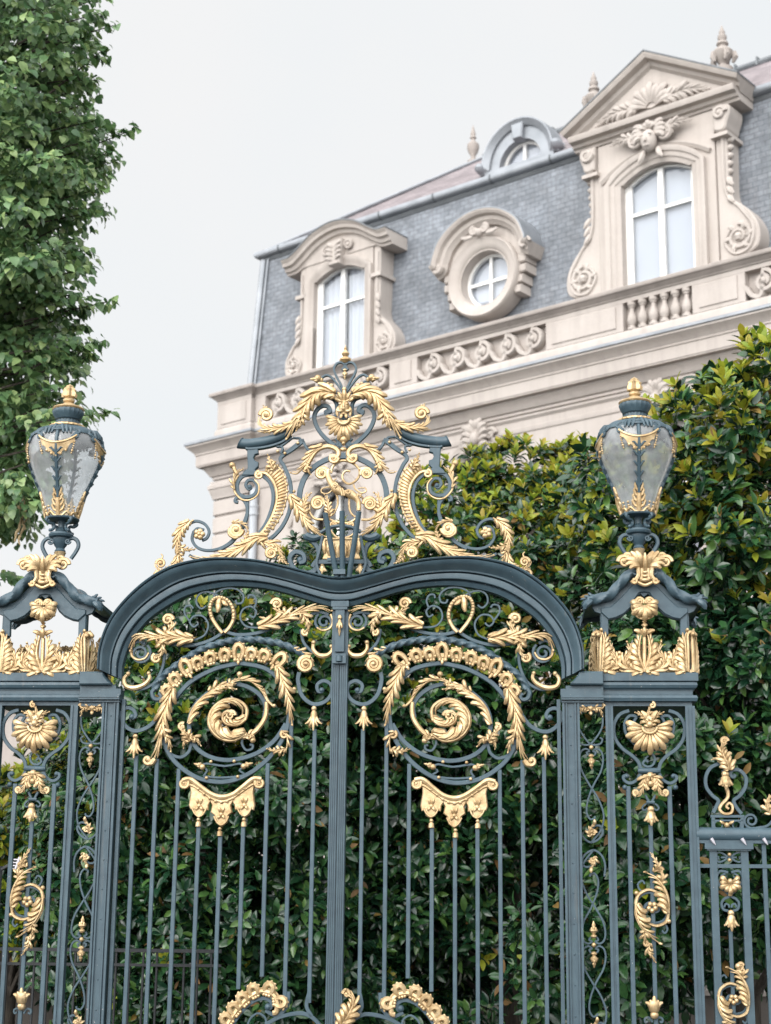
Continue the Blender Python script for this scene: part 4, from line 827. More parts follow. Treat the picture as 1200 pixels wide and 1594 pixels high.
def lantern(sx, label):
    tip = C5([(475,80)])[0]
    LX = 2.255; LY = PD
    def z5(y):                                                    # height of a traced point on the lantern axis (behind the gate plane)
        t = (y-80)/1200; return G(880+(475+70*t)/4.554, 570+y/4.554, -PD)[1]
    u = .00107*1.02
    zb = z5(1335)
    e = thing('gate_lantern', label, 'lantern', (LX*sx, LY, zb), group='lanterns on the gate piers')
    def lt(name, mat, prof, n=28, flute=None, par=None, sharp=38):
        mb = MB(sx); lathe(mb, LX, sorted([(r*u, z5(y)) for r, y in prof], key=lambda q: 0) if 0 else [(r*u, z5(y)) for r, y in prof], LY, n, flute); return mb.build(name, mat, par or e, sharp)
    lt('finial', AU, [(60,238),(52,228),(30,215),(42,205),(44,192),(30,182),(48,172),(50,150),(40,132),(44,118),(26,104),(28,94),(10,84),(1,76)], 14, [0,0,0,0,0,0,.16,.2,.16,.2,.16,.1,0,0,7])
    lt('gilt_ring', AU, [(60,276),(112,272),(118,262),(110,252),(80,244),(60,238)], 32)
    lt('knop', IR, [(60,345),(86,338),(96,322),(108,300),(113,285),(110,272),(60,270)], 40, [0,0,.03,.035,.035,.02,0,20])
    lt('neck', IR, [(110,386),(96,380),(84,374),(82,348),(92,342),(60,338)], 40, [0,0,.0,.05,.0,0,20])
    lt('rope_ring', AU, [(90,408),(122,406),(132,398),(130,388),(118,382),(90,380)], 48, [0,.01,.02,.02,.01,0,24])
    cap = lt('cap', IR, [(225,478),(250,484),(249,470),(232,446),(206,428),(165,416),(130,408),(90,404)], 48, [0,.03,.03,.03,.02,.01,0,0,8])
    glass = [(108,1055),(118,1010),(132,960),(148,905),(167,850),(192,800),(214,750),(236,700),(254,650),(265,610),(269,570),(264,530),(250,490),(230,462),(214,444)]
    gp = [(r*u, z5(y)) for r, y in cr(glass, 3)]
    mb = MB(sx); n = 40; vs = []; fs = []
    for r, z in gp: vs += [(LX+r*cos(2*pi*j/n), LY+r*sin(2*pi*j/n), z) for j in range(n)]
    for i in range(len(gp)-1):
        for j in range(n): fs.append((i*n+j, i*n+(j+1) % n, i*n+n+(j+1) % n, i*n+n+j))
    mb.add(vs, fs); mb.build('glass', 'lantern_glass', e)
    def rad(y):
        ys = [b for a, b in glass][::-1]; rs = [a for a, b in glass][::-1]; return float(np.interp(y, ys, rs))
    def on(phi, y, off=0):                                        # point on the glass at azimuth phi (0 = right, -pi/2 = front)
        r = (rad(y)+off)*u; return (LX + r*cos(phi), LY + r*sin(phi), z5(y))
    def tube3(mb, P, R, n=6):
        vs = []; fs = []; N = len(P)
        for i, p in enumerate(P):
            a, b = P[max(0, i-1)], P[min(N-1, i+1)]; t = [b[k]-a[k] for k in range(3)]; L = sqrt(sum(q*q for q in t)) or 1; t = [q/L for q in t]
            h = (0,1,0) if abs(t[1]) < .85 else (1,0,0)
            uu = (t[1]*h[2]-t[2]*h[1], t[2]*h[0]-t[0]*h[2], t[0]*h[1]-t[1]*h[0]); L = sqrt(sum(q*q for q in uu)) or 1; uu = [q/L for q in uu]
            vv = (t[1]*uu[2]-t[2]*uu[1], t[2]*uu[0]-t[0]*uu[2], t[0]*uu[1]-t[1]*uu[0]); r = R if not isinstance(R, list) else R[i]
            vs += [tuple(p[k] + r*(cos(2*pi*j/n)*uu[k] + sin(2*pi*j/n)*vv[k]) for k in range(3)) for j in range(n)]
        for i in range(N-1):
            for j in range(n): fs.append((i*n+j, i*n+(j+1) % n, i*n+n+(j+1) % n, i*n+n+j))
        fs += [tuple(range(n)), tuple(range((N-1)*n, N*n))]; mb.add(vs, fs)
    def ball3(mb, p, r): ball(mb, (p[0], p[2]), r, -p[1], n=6, m=4)
    for k in range(4):
        phi = -pi/2 + k*pi/2; mb = MB(sx)
        tube3(mb, [on(phi, y, 6) for y in range(470, 1060, 24)], 11*u*1.25)
        for y in range(520, 900, 62):
            if k == 0 and y < 640: continue
            for s_ in (-1, 1): tube3(mb, [on(phi, y, 8), on(phi+s_*.07, y-14, 12), on(phi+s_*.13, y-34, 14), on(phi+s_*.17, y-30, 18)], [8*u, 9*u, 7*u, 5*u])
        mb.build('rib', IR, e)
        mb = MB(sx)                                               # iron foliage of the shoulder, on the cap between the ribs
        for s_ in (-1, 1):
            c0 = phi + s_*.50
            P3 = [on(c0 + s_*.16*sin(t*4.4)*(1-t*.5), 455 + 75*t, 10) for t in [i/12 for i in range(13)]]; tube3(mb, P3, 11*u)
            P3 = [on(c0 + .085*(1-i/22)*cos(i*.55), 512 + 26*(1-i/22)*sin(i*.55), 12) for i in range(20)]; tube3(mb, P3, 8*u)
            for j in range(3): tube3(mb, [on(phi + s_*(.10+.13*j), 430+8*j, 6), on(phi + s_*(.13+.12*j), 465, 14), on(phi+s_*(.17+.10*j), 500, 8)], [12*u, 16*u, 6*u])
        for j in range(2): tube3(mb, [on(phi-.28, 440+22*j, 12), on(phi-.1, 452+22*j, 18), on(phi, 456+22*j, 20), on(phi+.1, 452+22*j, 18), on(phi+.28, 440+22*j, 12)], 8*u)
        mb.build('shoulder_leaf', IR, cap)
        if k != 2:
            mb = MB(sx); vs = []; fs = []; K = 18                 # gilt swag hung between two curls
            for i in range(K+1):
                t = i/K*2-1; a = phi + t*.50; top = 520 + 58*(1-t*t); bot = top + 20 + 62*(1-abs(t)**1.5) + (10 if i % 3 == 1 else -6)
                for yy, o_ in ((top, 10), (top, 18), (bot, 12), (bot, 6)): vs.append(on(a, yy, o_))
            for i in range(K):
                for j in range(4): fs.append((i*4+j, i*4+(j+1) % 4, i*4+4+(j+1) % 4, i*4+4+j))
            fs += [(0,1,2,3), (K*4+3, K*4+2, K*4+1, K*4)]; mb.add(vs, fs)
            tube3(mb, [on(phi + t*.52, 516 + 60*(1-t*t), 16) for t in np.linspace(-1, 1, 15).tolist()], 9*u)
            for t, y in ((-.26,628), (-.13,650), (0,664), (.13,650), (.26,628)): ball3(mb, on(phi+t, y, 10), 11*u)
            for s_ in (-1, 1):
                for j in range(6): ball3(mb, on(phi+s_*(.47-.012*j), 565+16*j, 12), (7+ (j == 4)*3)*u)
            mb.build('swag', AU, e)
        mb = MB(sx)                                               # gilt filigree of the foot
        for s_ in (-1, 1):
            tube3(mb, [on(phi + s_*(pi/4)*t, 1050 - 30*abs(sin(t*pi))*.5 + 16*sin(t*pi*2), 4) for t in np.linspace(0, 1, 9).tolist()], 10*u)
            for j in range(4): tube3(mb, [on(phi, 1030-34*j, 4), on(phi + s_*(.26-.045*j), 1012-36*j, 5), on(phi + s_*(.34-.06*j), 985-36*j, 6), on(phi+s_*(.27-.05*j), 972-36*j, 7)], [10*u, 12*u, 10*u, 7*u])
            for j in range(3): ball3(mb, on(phi + s_*.62, 1035-24*j, 5), 9*u)
        tube3(mb, [on(phi, y, 5) for y in (1055, 1000, 950, 905, 880)], [16*u, 20*u, 17*u, 11*u, 3*u])
        mb.build('foot_leaf', AU, e)
        mb = MB(sx); c, s2 = cos(phi+pi/4), sin(phi+pi/4)
        for pts in ([(118,1062),(125,1080),(100,1098),(70,1100),(60,1125),(78,1146),(92,1150)],):
            tube3(mb, [(LX + r*u*c, LY + r*u*s2, z5(y)) for r, y in cr(pts, 4)], 12*u)
        ball3(mb, (LX+108*u*c, LY+108*u*s2, z5(1085)), 15*u); ball3(mb, (LX+92*u*c, LY+92*u*s2, z5(1150)), 13*u)
        mb.build('bracket', IR, e)
    lt('foot_ring', IR, [(100,1072),(122,1068),(126,1060),(118,1052),(100,1050)], 32)
    lt('stem', IR, [(1,1300),(36,1300),(40,1288),(30,1272),(34,1262),(44,1250),(58,1215),(60,1198),(84,1190),(90,1176),(84,1162),(60,1156),(40,1148),(44,1135),(26,1120),(24,1090),(36,1068),(100,1056)], 24)
    lt('gilt_collar', AU, [(24,1345),(30,1336),(36,1318),(44,1300),(36,1294),(10,1294)], 16)
    for s_ in (-1, 1):
        mb = MB(sx)
        tube3(mb, [(LX + s_*x*u, LY, z5(y)) for x, y in cr([(52,1205),(90,1195),(122,1215),(132,1255),(112,1300),(82,1345)], 5)], 15*u)
        tube3(mb, [(LX + s_*(60+22*(1-i/16)*cos(i*.6))*u, LY-.035, z5(1225 + 22*(1-i/16)*sin(i*.6))) for i in range(15)], 8*u)
        mb.build('handle', IR, e)
    return e
lantern(-1, 'pear-shaped glass lantern with gilded swags on the left gate pier, before the linden tree')
lantern(1, 'pear-shaped glass lantern with gilded swags on the right gate pier, before the mansion and magnolia')

# ---------------------------------------------------------------- side railing to the right of the right pier
def railing():
    bx = c8(850, 1500)[0]
    e = thing('side_railing', 'lower blue-grey railing with a lyre finial, running right from the right gate pier', 'railing', (bx, 0, 0))
    P = lambda n, m_, *f, **k: part(e, n, m_, 1, *f, **k)
    x0 = c8(692, 680)[0]; x9 = x0 + 3.4
    zt, zb_ = c8(800,664)[1], c8(800,696)[1]
    P('handrail', IR, lambda mb: (sweep(mb, [(x0, (zt+zb_)/2), (x9, (zt+zb_)/2)], lambda i: [(.052*cos(2*pi*j/14), .05*sin(2*pi*j/14)) for j in range(14)])))
    z2, z3 = c8(800,700)[1], c8(800,722)[1]
    P('top_rail', IR, lambda mb: (box(mb, x0, x9, -.03, .03, z3, z2)))
    z4, z5_ = c8(800,822)[1], c8(800,840)[1]
    P('middle_rail', IR, lambda mb: box(mb, x0, x9, -.018, .018, z5_, z4))
    P('bottom_rail', IR, lambda mb: box(mb, x0, x9, -.02, .02, .15, .21))
    sp = c8(1024,1000)[0] - c8(935,1000)[0]
    stiles = [(c8(784, 900)[0]+c8(795,1500)[0])/2, (c8(935, 900)[0]+c8(950,1500)[0])/2]
    for x in stiles: P('panel_stile', IR, lambda mb: box(mb, x-.026, x+.026, -.022, .022, .2, z3-.001))
    x = c8(1026,900)[0]; st = c8(1026,900)[0] - stiles[1]
    for k in range(14):
        P('bar', IR, lambda mb: bar(mb, [(x+k*st*.98, .2), (x+k*st*.98, .8), (x+k*st*.98, z3-.001)], .032, .024))
    P('panel_cap', IR, lambda mb: (box(mb, stiles[0]-.06, stiles[1]+.06, -.05, .035, c8(0,745)[1], z3-.0005), box(mb, stiles[0]-.045, stiles[1]+.045, -.04, .03, c8(0,752)[1], c8(0,745)[1]-.0005)))
    for xx in (775, 922, 1026, 1130, 1234):                       # anti-climb spikes under the rail
        p, q = c8(xx-14, 700), c8(xx+8, 732)
        P('spike', 'pale_metal', lambda mb: tube(mb, [p, ((p[0]+q[0])/2, (p[1]+q[1])/2), q], [.013, .011, .002], .058, 6))
    # lyre finial
    P('lyre', IR, *[B_(pts, 17, T=C8, dep=.022) for pts in ([(775,575),(792,540),(800,515),(770,490),(742,450),(740,400),(762,358),(800,338)], [(912,580),(885,545),(875,515),(905,490),(930,450),(932,405),(905,372),(870,368),(858,388),(872,402),(882,390)], [(800,338),(835,342),(845,362),(832,376),(820,366)])],
        *[B_([(775,595),(775,655)], 17, T=C8), B_([(915,595),(915,655)], 17, T=C8), B_([(762,592),(925,592)], 13, T=C8), B_([(770,612),(920,612)], 8, T=C8)], *[S_((x_, 634), 19, 18, 0, 1, 6, T=C8) for x_ in (800, 888)])
    P('lyre_bead', AU, O_((840,634), 13, .01, T=C8), lobe_((850,628), .4, 26, 7, .3, .01, T=C8), lobe_((830,628), pi-.4, 26, 7, -.3, .01, T=C8))
    P('acanthus', AU, L_([(850,370),(840,335),(822,300),(815,262),(830,232)], 44, 6, w=.025, T=C8), C_((826,230), 17, 0, 1.3, 10, .025, T=C8), L_([(830,330),(800,312),(770,318)], 26, 3, w=.025, T=C8), L_([(842,350),(862,345)], 24, 3, w=.025, T=C8))
    P('bell_flower', AU, lambda mb: bell(mb, C8([(832,380)])[0], 88*PX/3.1, 44*PX/3.1, .02))
    P('tendril', AU, T_([(838,455),(846,480),(842,505),(815,535),(806,560),(830,580),(862,574),(868,545),(852,528),(838,545),(850,556)], 9, 6, .01, T=C8))
    P('rail_scroll', IR, B_([(925,655),(985,648),(1040,635),(1075,590)], 12, T=C8), S_((958,612), 36, 10, -1.2, -1.6, 11, T=C8))
    P('acanthus', AU, L_([(1050,580),(1035,550),(1040,510),(1058,488)], 34, 4, w=.02, T=C8))
    # narrow panel below the rail
    cx = lambda y: 852 + (y-780)*.0235
    m2 = lambda pts, s_: [(cx(y) + s_*x, y) for x, y in pts]
    P('panel_scroll', IR, *[f for s_ in (-1, 1) for f in (B_(m2([(6,788),(28,772),(52,766),(62,780),(50,790)], s_), 9, T=C8), B_(m2([(6,790),(28,806),(50,812),(60,800),(48,794)], s_), 9, T=C8))], B_([(812,790),(888,790)], 9, T=C8))
    for y in (776, 803): P('stud', AU, O_((cx(y), y), 9, .02, T=C8))
    P('panel_scroll', IR, *[f for s_ in (-1, 1) for f in (B_(m2([(20,868),(40,878),(30,890),(18,882)], s_), 8, T=C8), B_(m2([(8,862),(45,856),(62,885),(50,925),(20,955),(2,975),(28,990),(42,1012),(34,1040),(10,1048)], s_), 12, T=C8), B_(m2([(30,1030),(22,1014),(8,1020),(6,1032)], s_), 9, T=C8))])
    c = C8([(cx(915), 912)])[0]; u8 = PX/3.1
    P('palmette', AU, lambda mb: shell(mb, c, 55*u8, -pi-.5, .5, 9, .02, .2, .02, .9), O_((cx(890),905), 13, .03, T=C8), O_((cx(960),968), 10, .02, T=C8))
    P('bell_flower', AU, lambda mb: bell(mb, C8([(cx(1055), 1048)])[0], 98*u8, 36*u8, .025))
    xc = c8(cx(1250), 1250)[0]
    P('bar', IR, lambda mb: bar(mb, [(xc, .2), (xc, .8), (xc, c8(0, 1130)[1])], .028, .022))
    ir, au = sacanthus(C8, 872, 1475, .92)
    P('rinceau_scroll', IR, *ir); P('rinceau', AU, *au)
    P('rinceau_tip', AU, L_([(905,1350),(900,1330),(892,1312)], 22, 3, w=.03, T=C8), O_((893,1314), 14, .03, T=C8))
    return e
railing()
# ------------------------------------------------------------------ MANSION (facade frame: x along the front, -y out of it, z up)
FC = (-3.64873, 35.01260); FU = (.772686, -.634788); FN = (-.634788, -.772686); FA = atan2(FU[1], FU[0])
ST, CV, WS = 'limestone', 'carved_stone', 'weathered_stone'
man = thing('mansion', 'pale limestone mansion with a blue slate mansard roof and carved dormers behind the gate', 'mansion', (0,0,0), 'facade')
def mp(name, mat, *fns, par=None, sharp=38, label=None):
    mb = MB()
    for f in fns: f(mb)
    o = mb.build(name, mat, par or man, sharp)
    if label: o['label'] = label
    return o
UR, DP = 22.0, 8.4
plan = [(.1, DP), (.1, -.12), (1.1, -.12), (1.1, 0), (UR, 0), (UR, DP)]
rectp = [(0, DP), (0, 0), (UR, 0), (UR, DP)]
BAYS = [3.3, 7.0, 10.88, 14.7, 18.5]
def arc(c, hw, z, rise, n=14):                                    # segmental arch, left to right
    return [(c + hw*cos(pi*(1-i/n)), z + rise*sin(pi*i/n)) if rise == hw else (c + hw*(2*i/n-1), z + rise*(1-(2*i/n-1)**2)) for i in range(n+1)]
def opening(mb, c, hw, z0, zs, rise, x0, x1, ztop, w0, w1):       # wall piece x0..x1 with an arched opening
    poly(mb, [(x0, z0), (c-hw, z0), (c-hw, zs), (x0, zs)], w0, w1); poly(mb, [(c+hw, z0), (x1, z0), (x1, zs), (c+hw, zs)], w0, w1)
    poly(mb, [(x0, zs), *arc(c, hw, zs, rise), (x1, zs), (x1, ztop), (x0, ztop)], w0, w1)
def window(par, c, hw, z0, zs, rise, w, ztr, cur=True):
    f = MB(); t = .065
    out = [(c-hw, z0), *arc(c, hw, zs, rise), (c+hw, z0)]
    sweep(f, cr([out[0], ((out[0][0]), (z0+zs)/2)], 2)[:-1] + out[1:-1] + [out[-1]], lambda i: rect(t, .05), w=w)
    box(f, c-.055, c+.055, -w-.05, -w+.04, z0, zs+rise*.97); box(f, c-hw, c-.0555, -w-.035, -w+.035, ztr-.03, ztr+.03); box(f, c+.0555, c+hw, -w-.035, -w+.035, ztr-.03, ztr+.03)
    box(f, c-hw, c+hw, -w-.04, -w+.04, z0-.02, z0+.09)
    for s in (-1, 1): box(f, c+s*(hw-.09)-.035, c+s*(hw-.09)+.035, -w-.03, -w+.03, z0+.09, zs)
    fr = f.build('window', 'white_joinery', par)
    p = MB(); p.add([(x, -w+.005, z) for x, z in out], [tuple(range(len(out)))]); p.build('pane', 'window_pane', fr)
    q = MB()
    if cur == 'blind':
        q.add([(x, -w+.07, z) for x, z in out], [tuple(range(len(out)))]); q.build('blind', 'blind', fr)
    elif cur:
        n = 40; rr = 7
        for s in (-1, 1):
            vs = []; fs = []
            for i in range(n+1):
                x = c + s*(.05 + (hw-.07)*i/n); zt = zs + rise*(1-((x-c)/hw)**2) - .03
                for j in range(rr): vs.append((x, -w+.10+.020*sin(i*.62+.25*sin(j))+.008*sin(i*.23+j*.5), z0+(zt-z0)*j/(rr-1)))
            for i in range(n):
                for j in range(rr-1): fs.append((i*rr+j, (i+1)*rr+j, (i+1)*rr+j+1, i*rr+j+1))
            q.add(vs, fs)
        q.build('curtain', 'curtain', fr)
    if cur: return fr
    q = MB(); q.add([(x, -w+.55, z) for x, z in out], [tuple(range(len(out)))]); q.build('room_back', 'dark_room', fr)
    return fr
# walls
def wall(mb):
    edges = [1.1] + [(BAYS[i]+BAYS[i+1])/2 for i in range(4)] + [UR]
    for i, c in enumerate(BAYS):
        opening(mb, c, .72, 7.0, 9.75, .72, edges[i], edges[i+1], 11.15, -.45, 0); box(mb, edges[i], edges[i+1], 0, .45, 0, 6.995)
    box(mb, .1, 1.0995, -.08, .45, 0, 11.15); box(mb, .1, .45, .4505, DP, 0, 11.15); box(mb, UR-.45, UR-.0005, .4505, DP, 0, 11.15); box(mb, .4505, UR-.451, DP-.4, DP, 0, 11.15)
mp('wall', ST, wall)
mp('corner_pier', ST, *[lambda mb, k=k: poly(mb, [(.085, 10.60-.385*k-.335), (1.09, 10.60-.385*k-.335), (1.09, 10.60-.385*k), (.085, 10.60-.385*k)], -.05, .13, .02) for k in range(27)], lambda mb: [box(mb, .08, .0995, -.10, .9, 10.60-.385*k-.335, 10.60-.385*k) for k in range(27)])
for i, c in enumerate(BAYS):
    window(man, c, .72, 7.02, 9.75, .715, -.28, 9.3, False)
    mp('arch_surround', CV, lambda mb: sweep(mb, [(c-.80, 7.0), (c-.80, 8.4)] + arc(c, .80, 9.75, .80, 20) + [(c+.80, 8.4), (c+.80, 7.0)], lambda i: [(-.09,-.08), (-.09,.02), (-.02,.05), (.03,.08), (.11,.10), (.13,.10), (.13,-.02)], w=0),
        lambda mb: sweep(mb, arc(c, 1.08, 9.75, 1.0, 20), lambda i: [(-.03,-.02), (-.03,.05), (.03,.09), (.06,.09), (.06,-.02)], w=0))
    def key(mb):
        poly(mb, [(c-.16, 10.34), (c+.16, 10.34), (c+.24, 10.98), (c-.24, 10.98)], -.02, .14, .03)
        for s in (-1, 1):
            for k in range(5): lobe(mb, (c+s*.06, 10.45+.10*k), pi/2-s*(1.2-.12*k), .26, .055, s*-.8, .14, .05)
            curlend(mb, (c+s*.30, 10.78), .12, 0, s*1.4, .045, .08); lobe(mb, (c+s*.18, 10.62), -pi/2+s*.5, .30, .05, s*.9, .10, .04)
        shell(mb, (c, 10.88), .26, .2, pi-.2, 7, .12, .15, .05); ball(mb, (c, 10.72), .10, .18, (1,.8,1.3), 9, 7); ball(mb, (c, 10.48), .07, .16)
    mp('keystone', CV, key)
# mouldings round the building
mp('string_course', ST, lambda mb: pathprof(mb, plan[:], [(-.05,10.70),(.02,10.70),(.03,10.73),(.03,10.79),(.012,10.80),(.012,10.92),(.03,10.94),(.06,10.97),(.06,11.0),(-.05,11.02)], True), sharp=25)
mp('pier_impost', ST, lambda mb: pathprof(mb, [(.1, 1.0), (.1, -.12), (1.1, -.12), (1.1, -.005)], [(.0,10.62),(.03,10.62),(.04,10.68),(.06,10.72),(.09,10.82),(.11,10.84),(.11,10.91),(.07,10.95),(.07,11.005)]), sharp=25)
mp('cornice', ST, lambda mb: pathprof(mb, plan, [(-.1,11.05),(.04,11.05),(.04,11.10),(.08,11.12),(.12,11.19),(.17,11.26),(.18,11.27),(.18,11.30),(.285,11.31),(.285,11.34),(.30,11.34),(.30,11.56),(.32,11.57),(.32,11.60),(.34,11.63),(.38,11.67),(.43,11.72),(.46,11.74),(.46,11.79),(-.1,11.84)], True), sharp=22)
mp('cornice_flashing', 'zinc', lambda mb: pathprof(mb, plan, [(.38,11.785),(.475,11.775),(.49,11.785),(.49,11.83),(.475,11.845),(.3,11.88),(.06,11.95),(-.1,11.96)], True), sharp=22)
# attic with pierced panels and balusters
mp('attic_wall', ST, lambda mb: pathprof(mb, plan, [(-.16,11.8),(-.16,12.86)], True),
   lambda mb: pathprof(mb, plan, [(-.3,11.86),(.035,11.86),(.035,12.10),(.02,12.15),(.0,12.18),(-.3,12.2)], True), lambda mb: pathprof(mb, plan, [(-.3,12.72),(-.0,12.72),(0,12.80),(-.3,12.81)], True), sharp=25)
peds = [(.105, 1.1, -.12)] + [(a, b, 0) for a, b in ((1.11,1.40),(4.78,5.48),(8.52,10.18),(11.58,12.6),(15.9,17.0),(20.5,UR-.005))]
for a, b, y in peds: mp('attic_pedestal', ST, lambda mb: box(mb, a+.002, b, y+.004, .3, 12.19, 12.79), lambda mb: poly(mb, [(a+.14, 12.26), (b-.14, 12.26), (b-.14, 12.68), (a+.14, 12.68)], -.05-y, .02-y, .015) if b-a > .6 else None)
mp('attic_coping', WS, lambda mb: pathprof(mb, plan, [(-.32,12.805),(.02,12.805),(.03,12.83),(.06,12.85),(.10,12.89),(.13,12.90),(.14,12.92),(.14,12.965),(.12,12.985),(-.35,13.03)], True), sharp=22)
for a, b in ((1.45, 4.74), (5.52, 8.48), (12.65, 15.85), (17.05, 20.45)):
    def wave(mb):
        n = 5 if b-a < 3.1 else 6; st = (b-a)/n
        for i in range(n):
            c = (a+st*(i+.56), 12.48); P = spiral(c, .05, .205, -1.0, 1.42, 16)
            P += cr([P[-1], (c[0]-st*.12, c[1]-.235), (c[0]-st*.45, c[1]-.21), (c[0]-st*.62, c[1]-.06), (c[0]-st*.62, c[1]-.02)], 5)[1:]
            sweep(mb, P, lambda j: [(-.045,-.14), (-.045,.0), (-.03,.025), (.03,.025), (.045,.0), (.045,-.14)], w=-.02); ball(mb, c, .062, -.01, n=8, m=5)
    mp('wave_scroll', CV, wave)
for k in range(6):
    c = 10.22 + (k+.5)*.222
    mp('baluster', CV, lambda mb: lathe(mb, c, [(.085,12.19),(.085,12.235),(.06,12.25),(.05,12.27),(.085,12.33),(.092,12.39),(.075,12.46),(.045,12.54),(.040,12.60),(.06,12.62),(.06,12.64),(.08,12.66),(.08,12.72)], .07, 14))
# mansard and upper roof
def slope(mb, i0, z0, i1, z1):
    q = [(-DP+DP, 0)]
    pathprof(mb, rectp, [(-i0, z0), (-i1, z1)], True)
mp('mansard', 'blue_slate', lambda mb: slope(mb, .46, 12.9, .63, 16.30))
def hips(mb):
    for (ax, az), (bx_, bz), ww in (((.46,13.0),(.622,16.2),.14),):
        for d0, d1, pr in ((.0,.10,.035), (.15,.20,.03)):
            vs = []
            for (x, z) in ((ax, az), (bx_, bz)):
                for dd in (d0, d1): vs += [(x+dd, x-.01, z), (x+dd, x-pr-.01, z)]
            mb.add(vs, [(0,1,3,2), (4,5,7,6), (0,1,5,4), (2,3,7,6), (1,3,7,5), (0,2,6,4)])
    tb = [(.455+.162*t, .455+.162*t, 13.0+3.2*t) for t in (0, .5, 1)]; n = 8; vs = []; fs = []
    for p in tb: vs += [(p[0]+.055*cos(2*pi*j/n), p[1]+.055*sin(2*pi*j/n), p[2]) for j in range(n)]
    for i in range(2):
        for j in range(n): fs.append((i*n+j, i*n+(j+1) % n, i*n+n+(j+1) % n, i*n+n+j))
    mb.add(vs, fs)
mp('hip_flashing', 'zinc', hips)
mp('mansard_cornice', 'dark_zinc', lambda mb: pathprof(mb, rectp, [(-.69,16.12),(-.61,16.13),(-.59,16.16),(-.575,16.19),(-.575,16.21),(-.69,16.22)], True), sharp=25)
mp('gutter', 'zinc', lambda mb: pathprof(mb, rectp, [(-.56+.10*cos(a), 16.31+.10*sin(a)) for a in np.linspace(-pi, .55, 11).tolist()] + [(-.62,16.34),(-.65,16.31)], True), sharp=45)
for k in range(15):
    u_ = 1.2+1.43*k; mp('gutter_bracket', 'dark_zinc', lambda mb: sweep(mb, [(u_-.015, 0), (u_+.015, 0)], lambda i: [(16.31+.115*sin(a), -.56+.115*cos(a)) for a in np.linspace(-2.9, .5, 9).tolist()] + [(16.36,-.46), (16.36,-.62)]))
RZ, RI = 19.0, 4.2
mp('upper_roof', 'purple_slate', lambda mb: pathprof(mb, rectp, [(-.62,16.30),(-.70,16.40),(-RI+.001,RZ)], True))
def ridge(mb):
    n = 10; vs = []; fs = []
    for x in (RI-.1, UR-RI+.1): vs += [(x, RI+.10*cos(2*pi*j/n), RZ+.02+.09*sin(2*pi*j/n)) for j in range(n)]
    for j in range(n): fs.append((j, (j+1) % n, n+(j+1) % n, n+j))
    mb.add(vs, fs)
    for k in range(26): box(mb, RI+.3+.5*k, RI+.34+.5*k, RI-.115, RI+.115, RZ-.05, RZ+.135)
mp('ridge_cap', 'dark_zinc', ridge)
for sx in (0, 1):
    def hipz(mb):
        n = 8; vs = []; fs = []
        for x, z in ((.70,16.43),(2.4,17.70),(RI,RZ+.01)):
            X = x if sx == 0 else UR-x; vs += [(X+.07*cos(2*pi*j/n), x+.07*cos(2*pi*j/n)*(-1 if sx == 0 else 1), z+.06*sin(2*pi*j/n)) for j in range(n)]
        for i in range(2):
            for j in range(n): fs.append((i*n+j, i*n+(j+1) % n, i*n+n+(j+1) % n, i*n+n+j))
        mb.add(vs, fs)
    mp('hip_cap', 'zinc', hipz)
fin = [(.13,-.05),(.13,.05),(.06,.08),(.05,.16),(.10,.24),(.135,.34),(.13,.42),(.05,.50),(.045,.54),(.075,.57),(.05,.61),(.06,.66),(.035,.74),(.005,.86)]
mp('ridge_finial', WS, lambda mb: lathe(mb, RI-.35, [(r*1.05, RZ-.1+z*1.12) for r, z in fin], RI-.1, 14))
# left dormer with segmental pediment
def console(mb, c, s, z0, R, x_in, x_top, ztop, w, ww):
    """S-curved side console: a plate ending in a scroll at the foot"""
    o = [(x_in, z0), (x_in, ztop), (x_top, ztop), (x_top, z0+R*3.6), (x_top+.06, z0+R*2.9), (x_top+R*.9, z0+R*2.15), (x_in+(x_top-x_in)+R*1.35, z0+R*1.3), (x_top+R*1.3, z0+R*.45), (x_top+R*.7, z0+.04), (x_top, z0)]
    poly(mb, cr([(c+s*x, z) for x, z in o[3:]], 4) + [(c+s*x, z) for x, z in o[:3]], ww, w, .02)
    cc = (c+s*(x_top+R*.42), z0+R*.98)
    tube(mb, cr([(c+s*(x_top-.06), ztop-.15), (c+s*(x_top-.05), z0+R*3.4), (c+s*(x_top+R*.55), z0+R*2.3), (c+s*(x_top+R*1.12), z0+R*1.3), (c+s*(x_top+R*.9), z0+R*.4), (c+s*(x_top+R*.2), z0+R*.25), (c+s*(x_top-R*.25), z0+R*.9), (c+s*(x_top+R*.1), z0+R*1.5)], 6), .035, w+.01, 6)
    curlend(mb, cc, R*.62, pi/2, s*-1.6, R*.12, w+.01); 
    for k in range(6): lobe(mb, (cc[0]+R*.3*cos(k*1.05), cc[1]+R*.3*sin(k*1.05)), k*1.05, R*.45, R*.12, .8, w, .03)
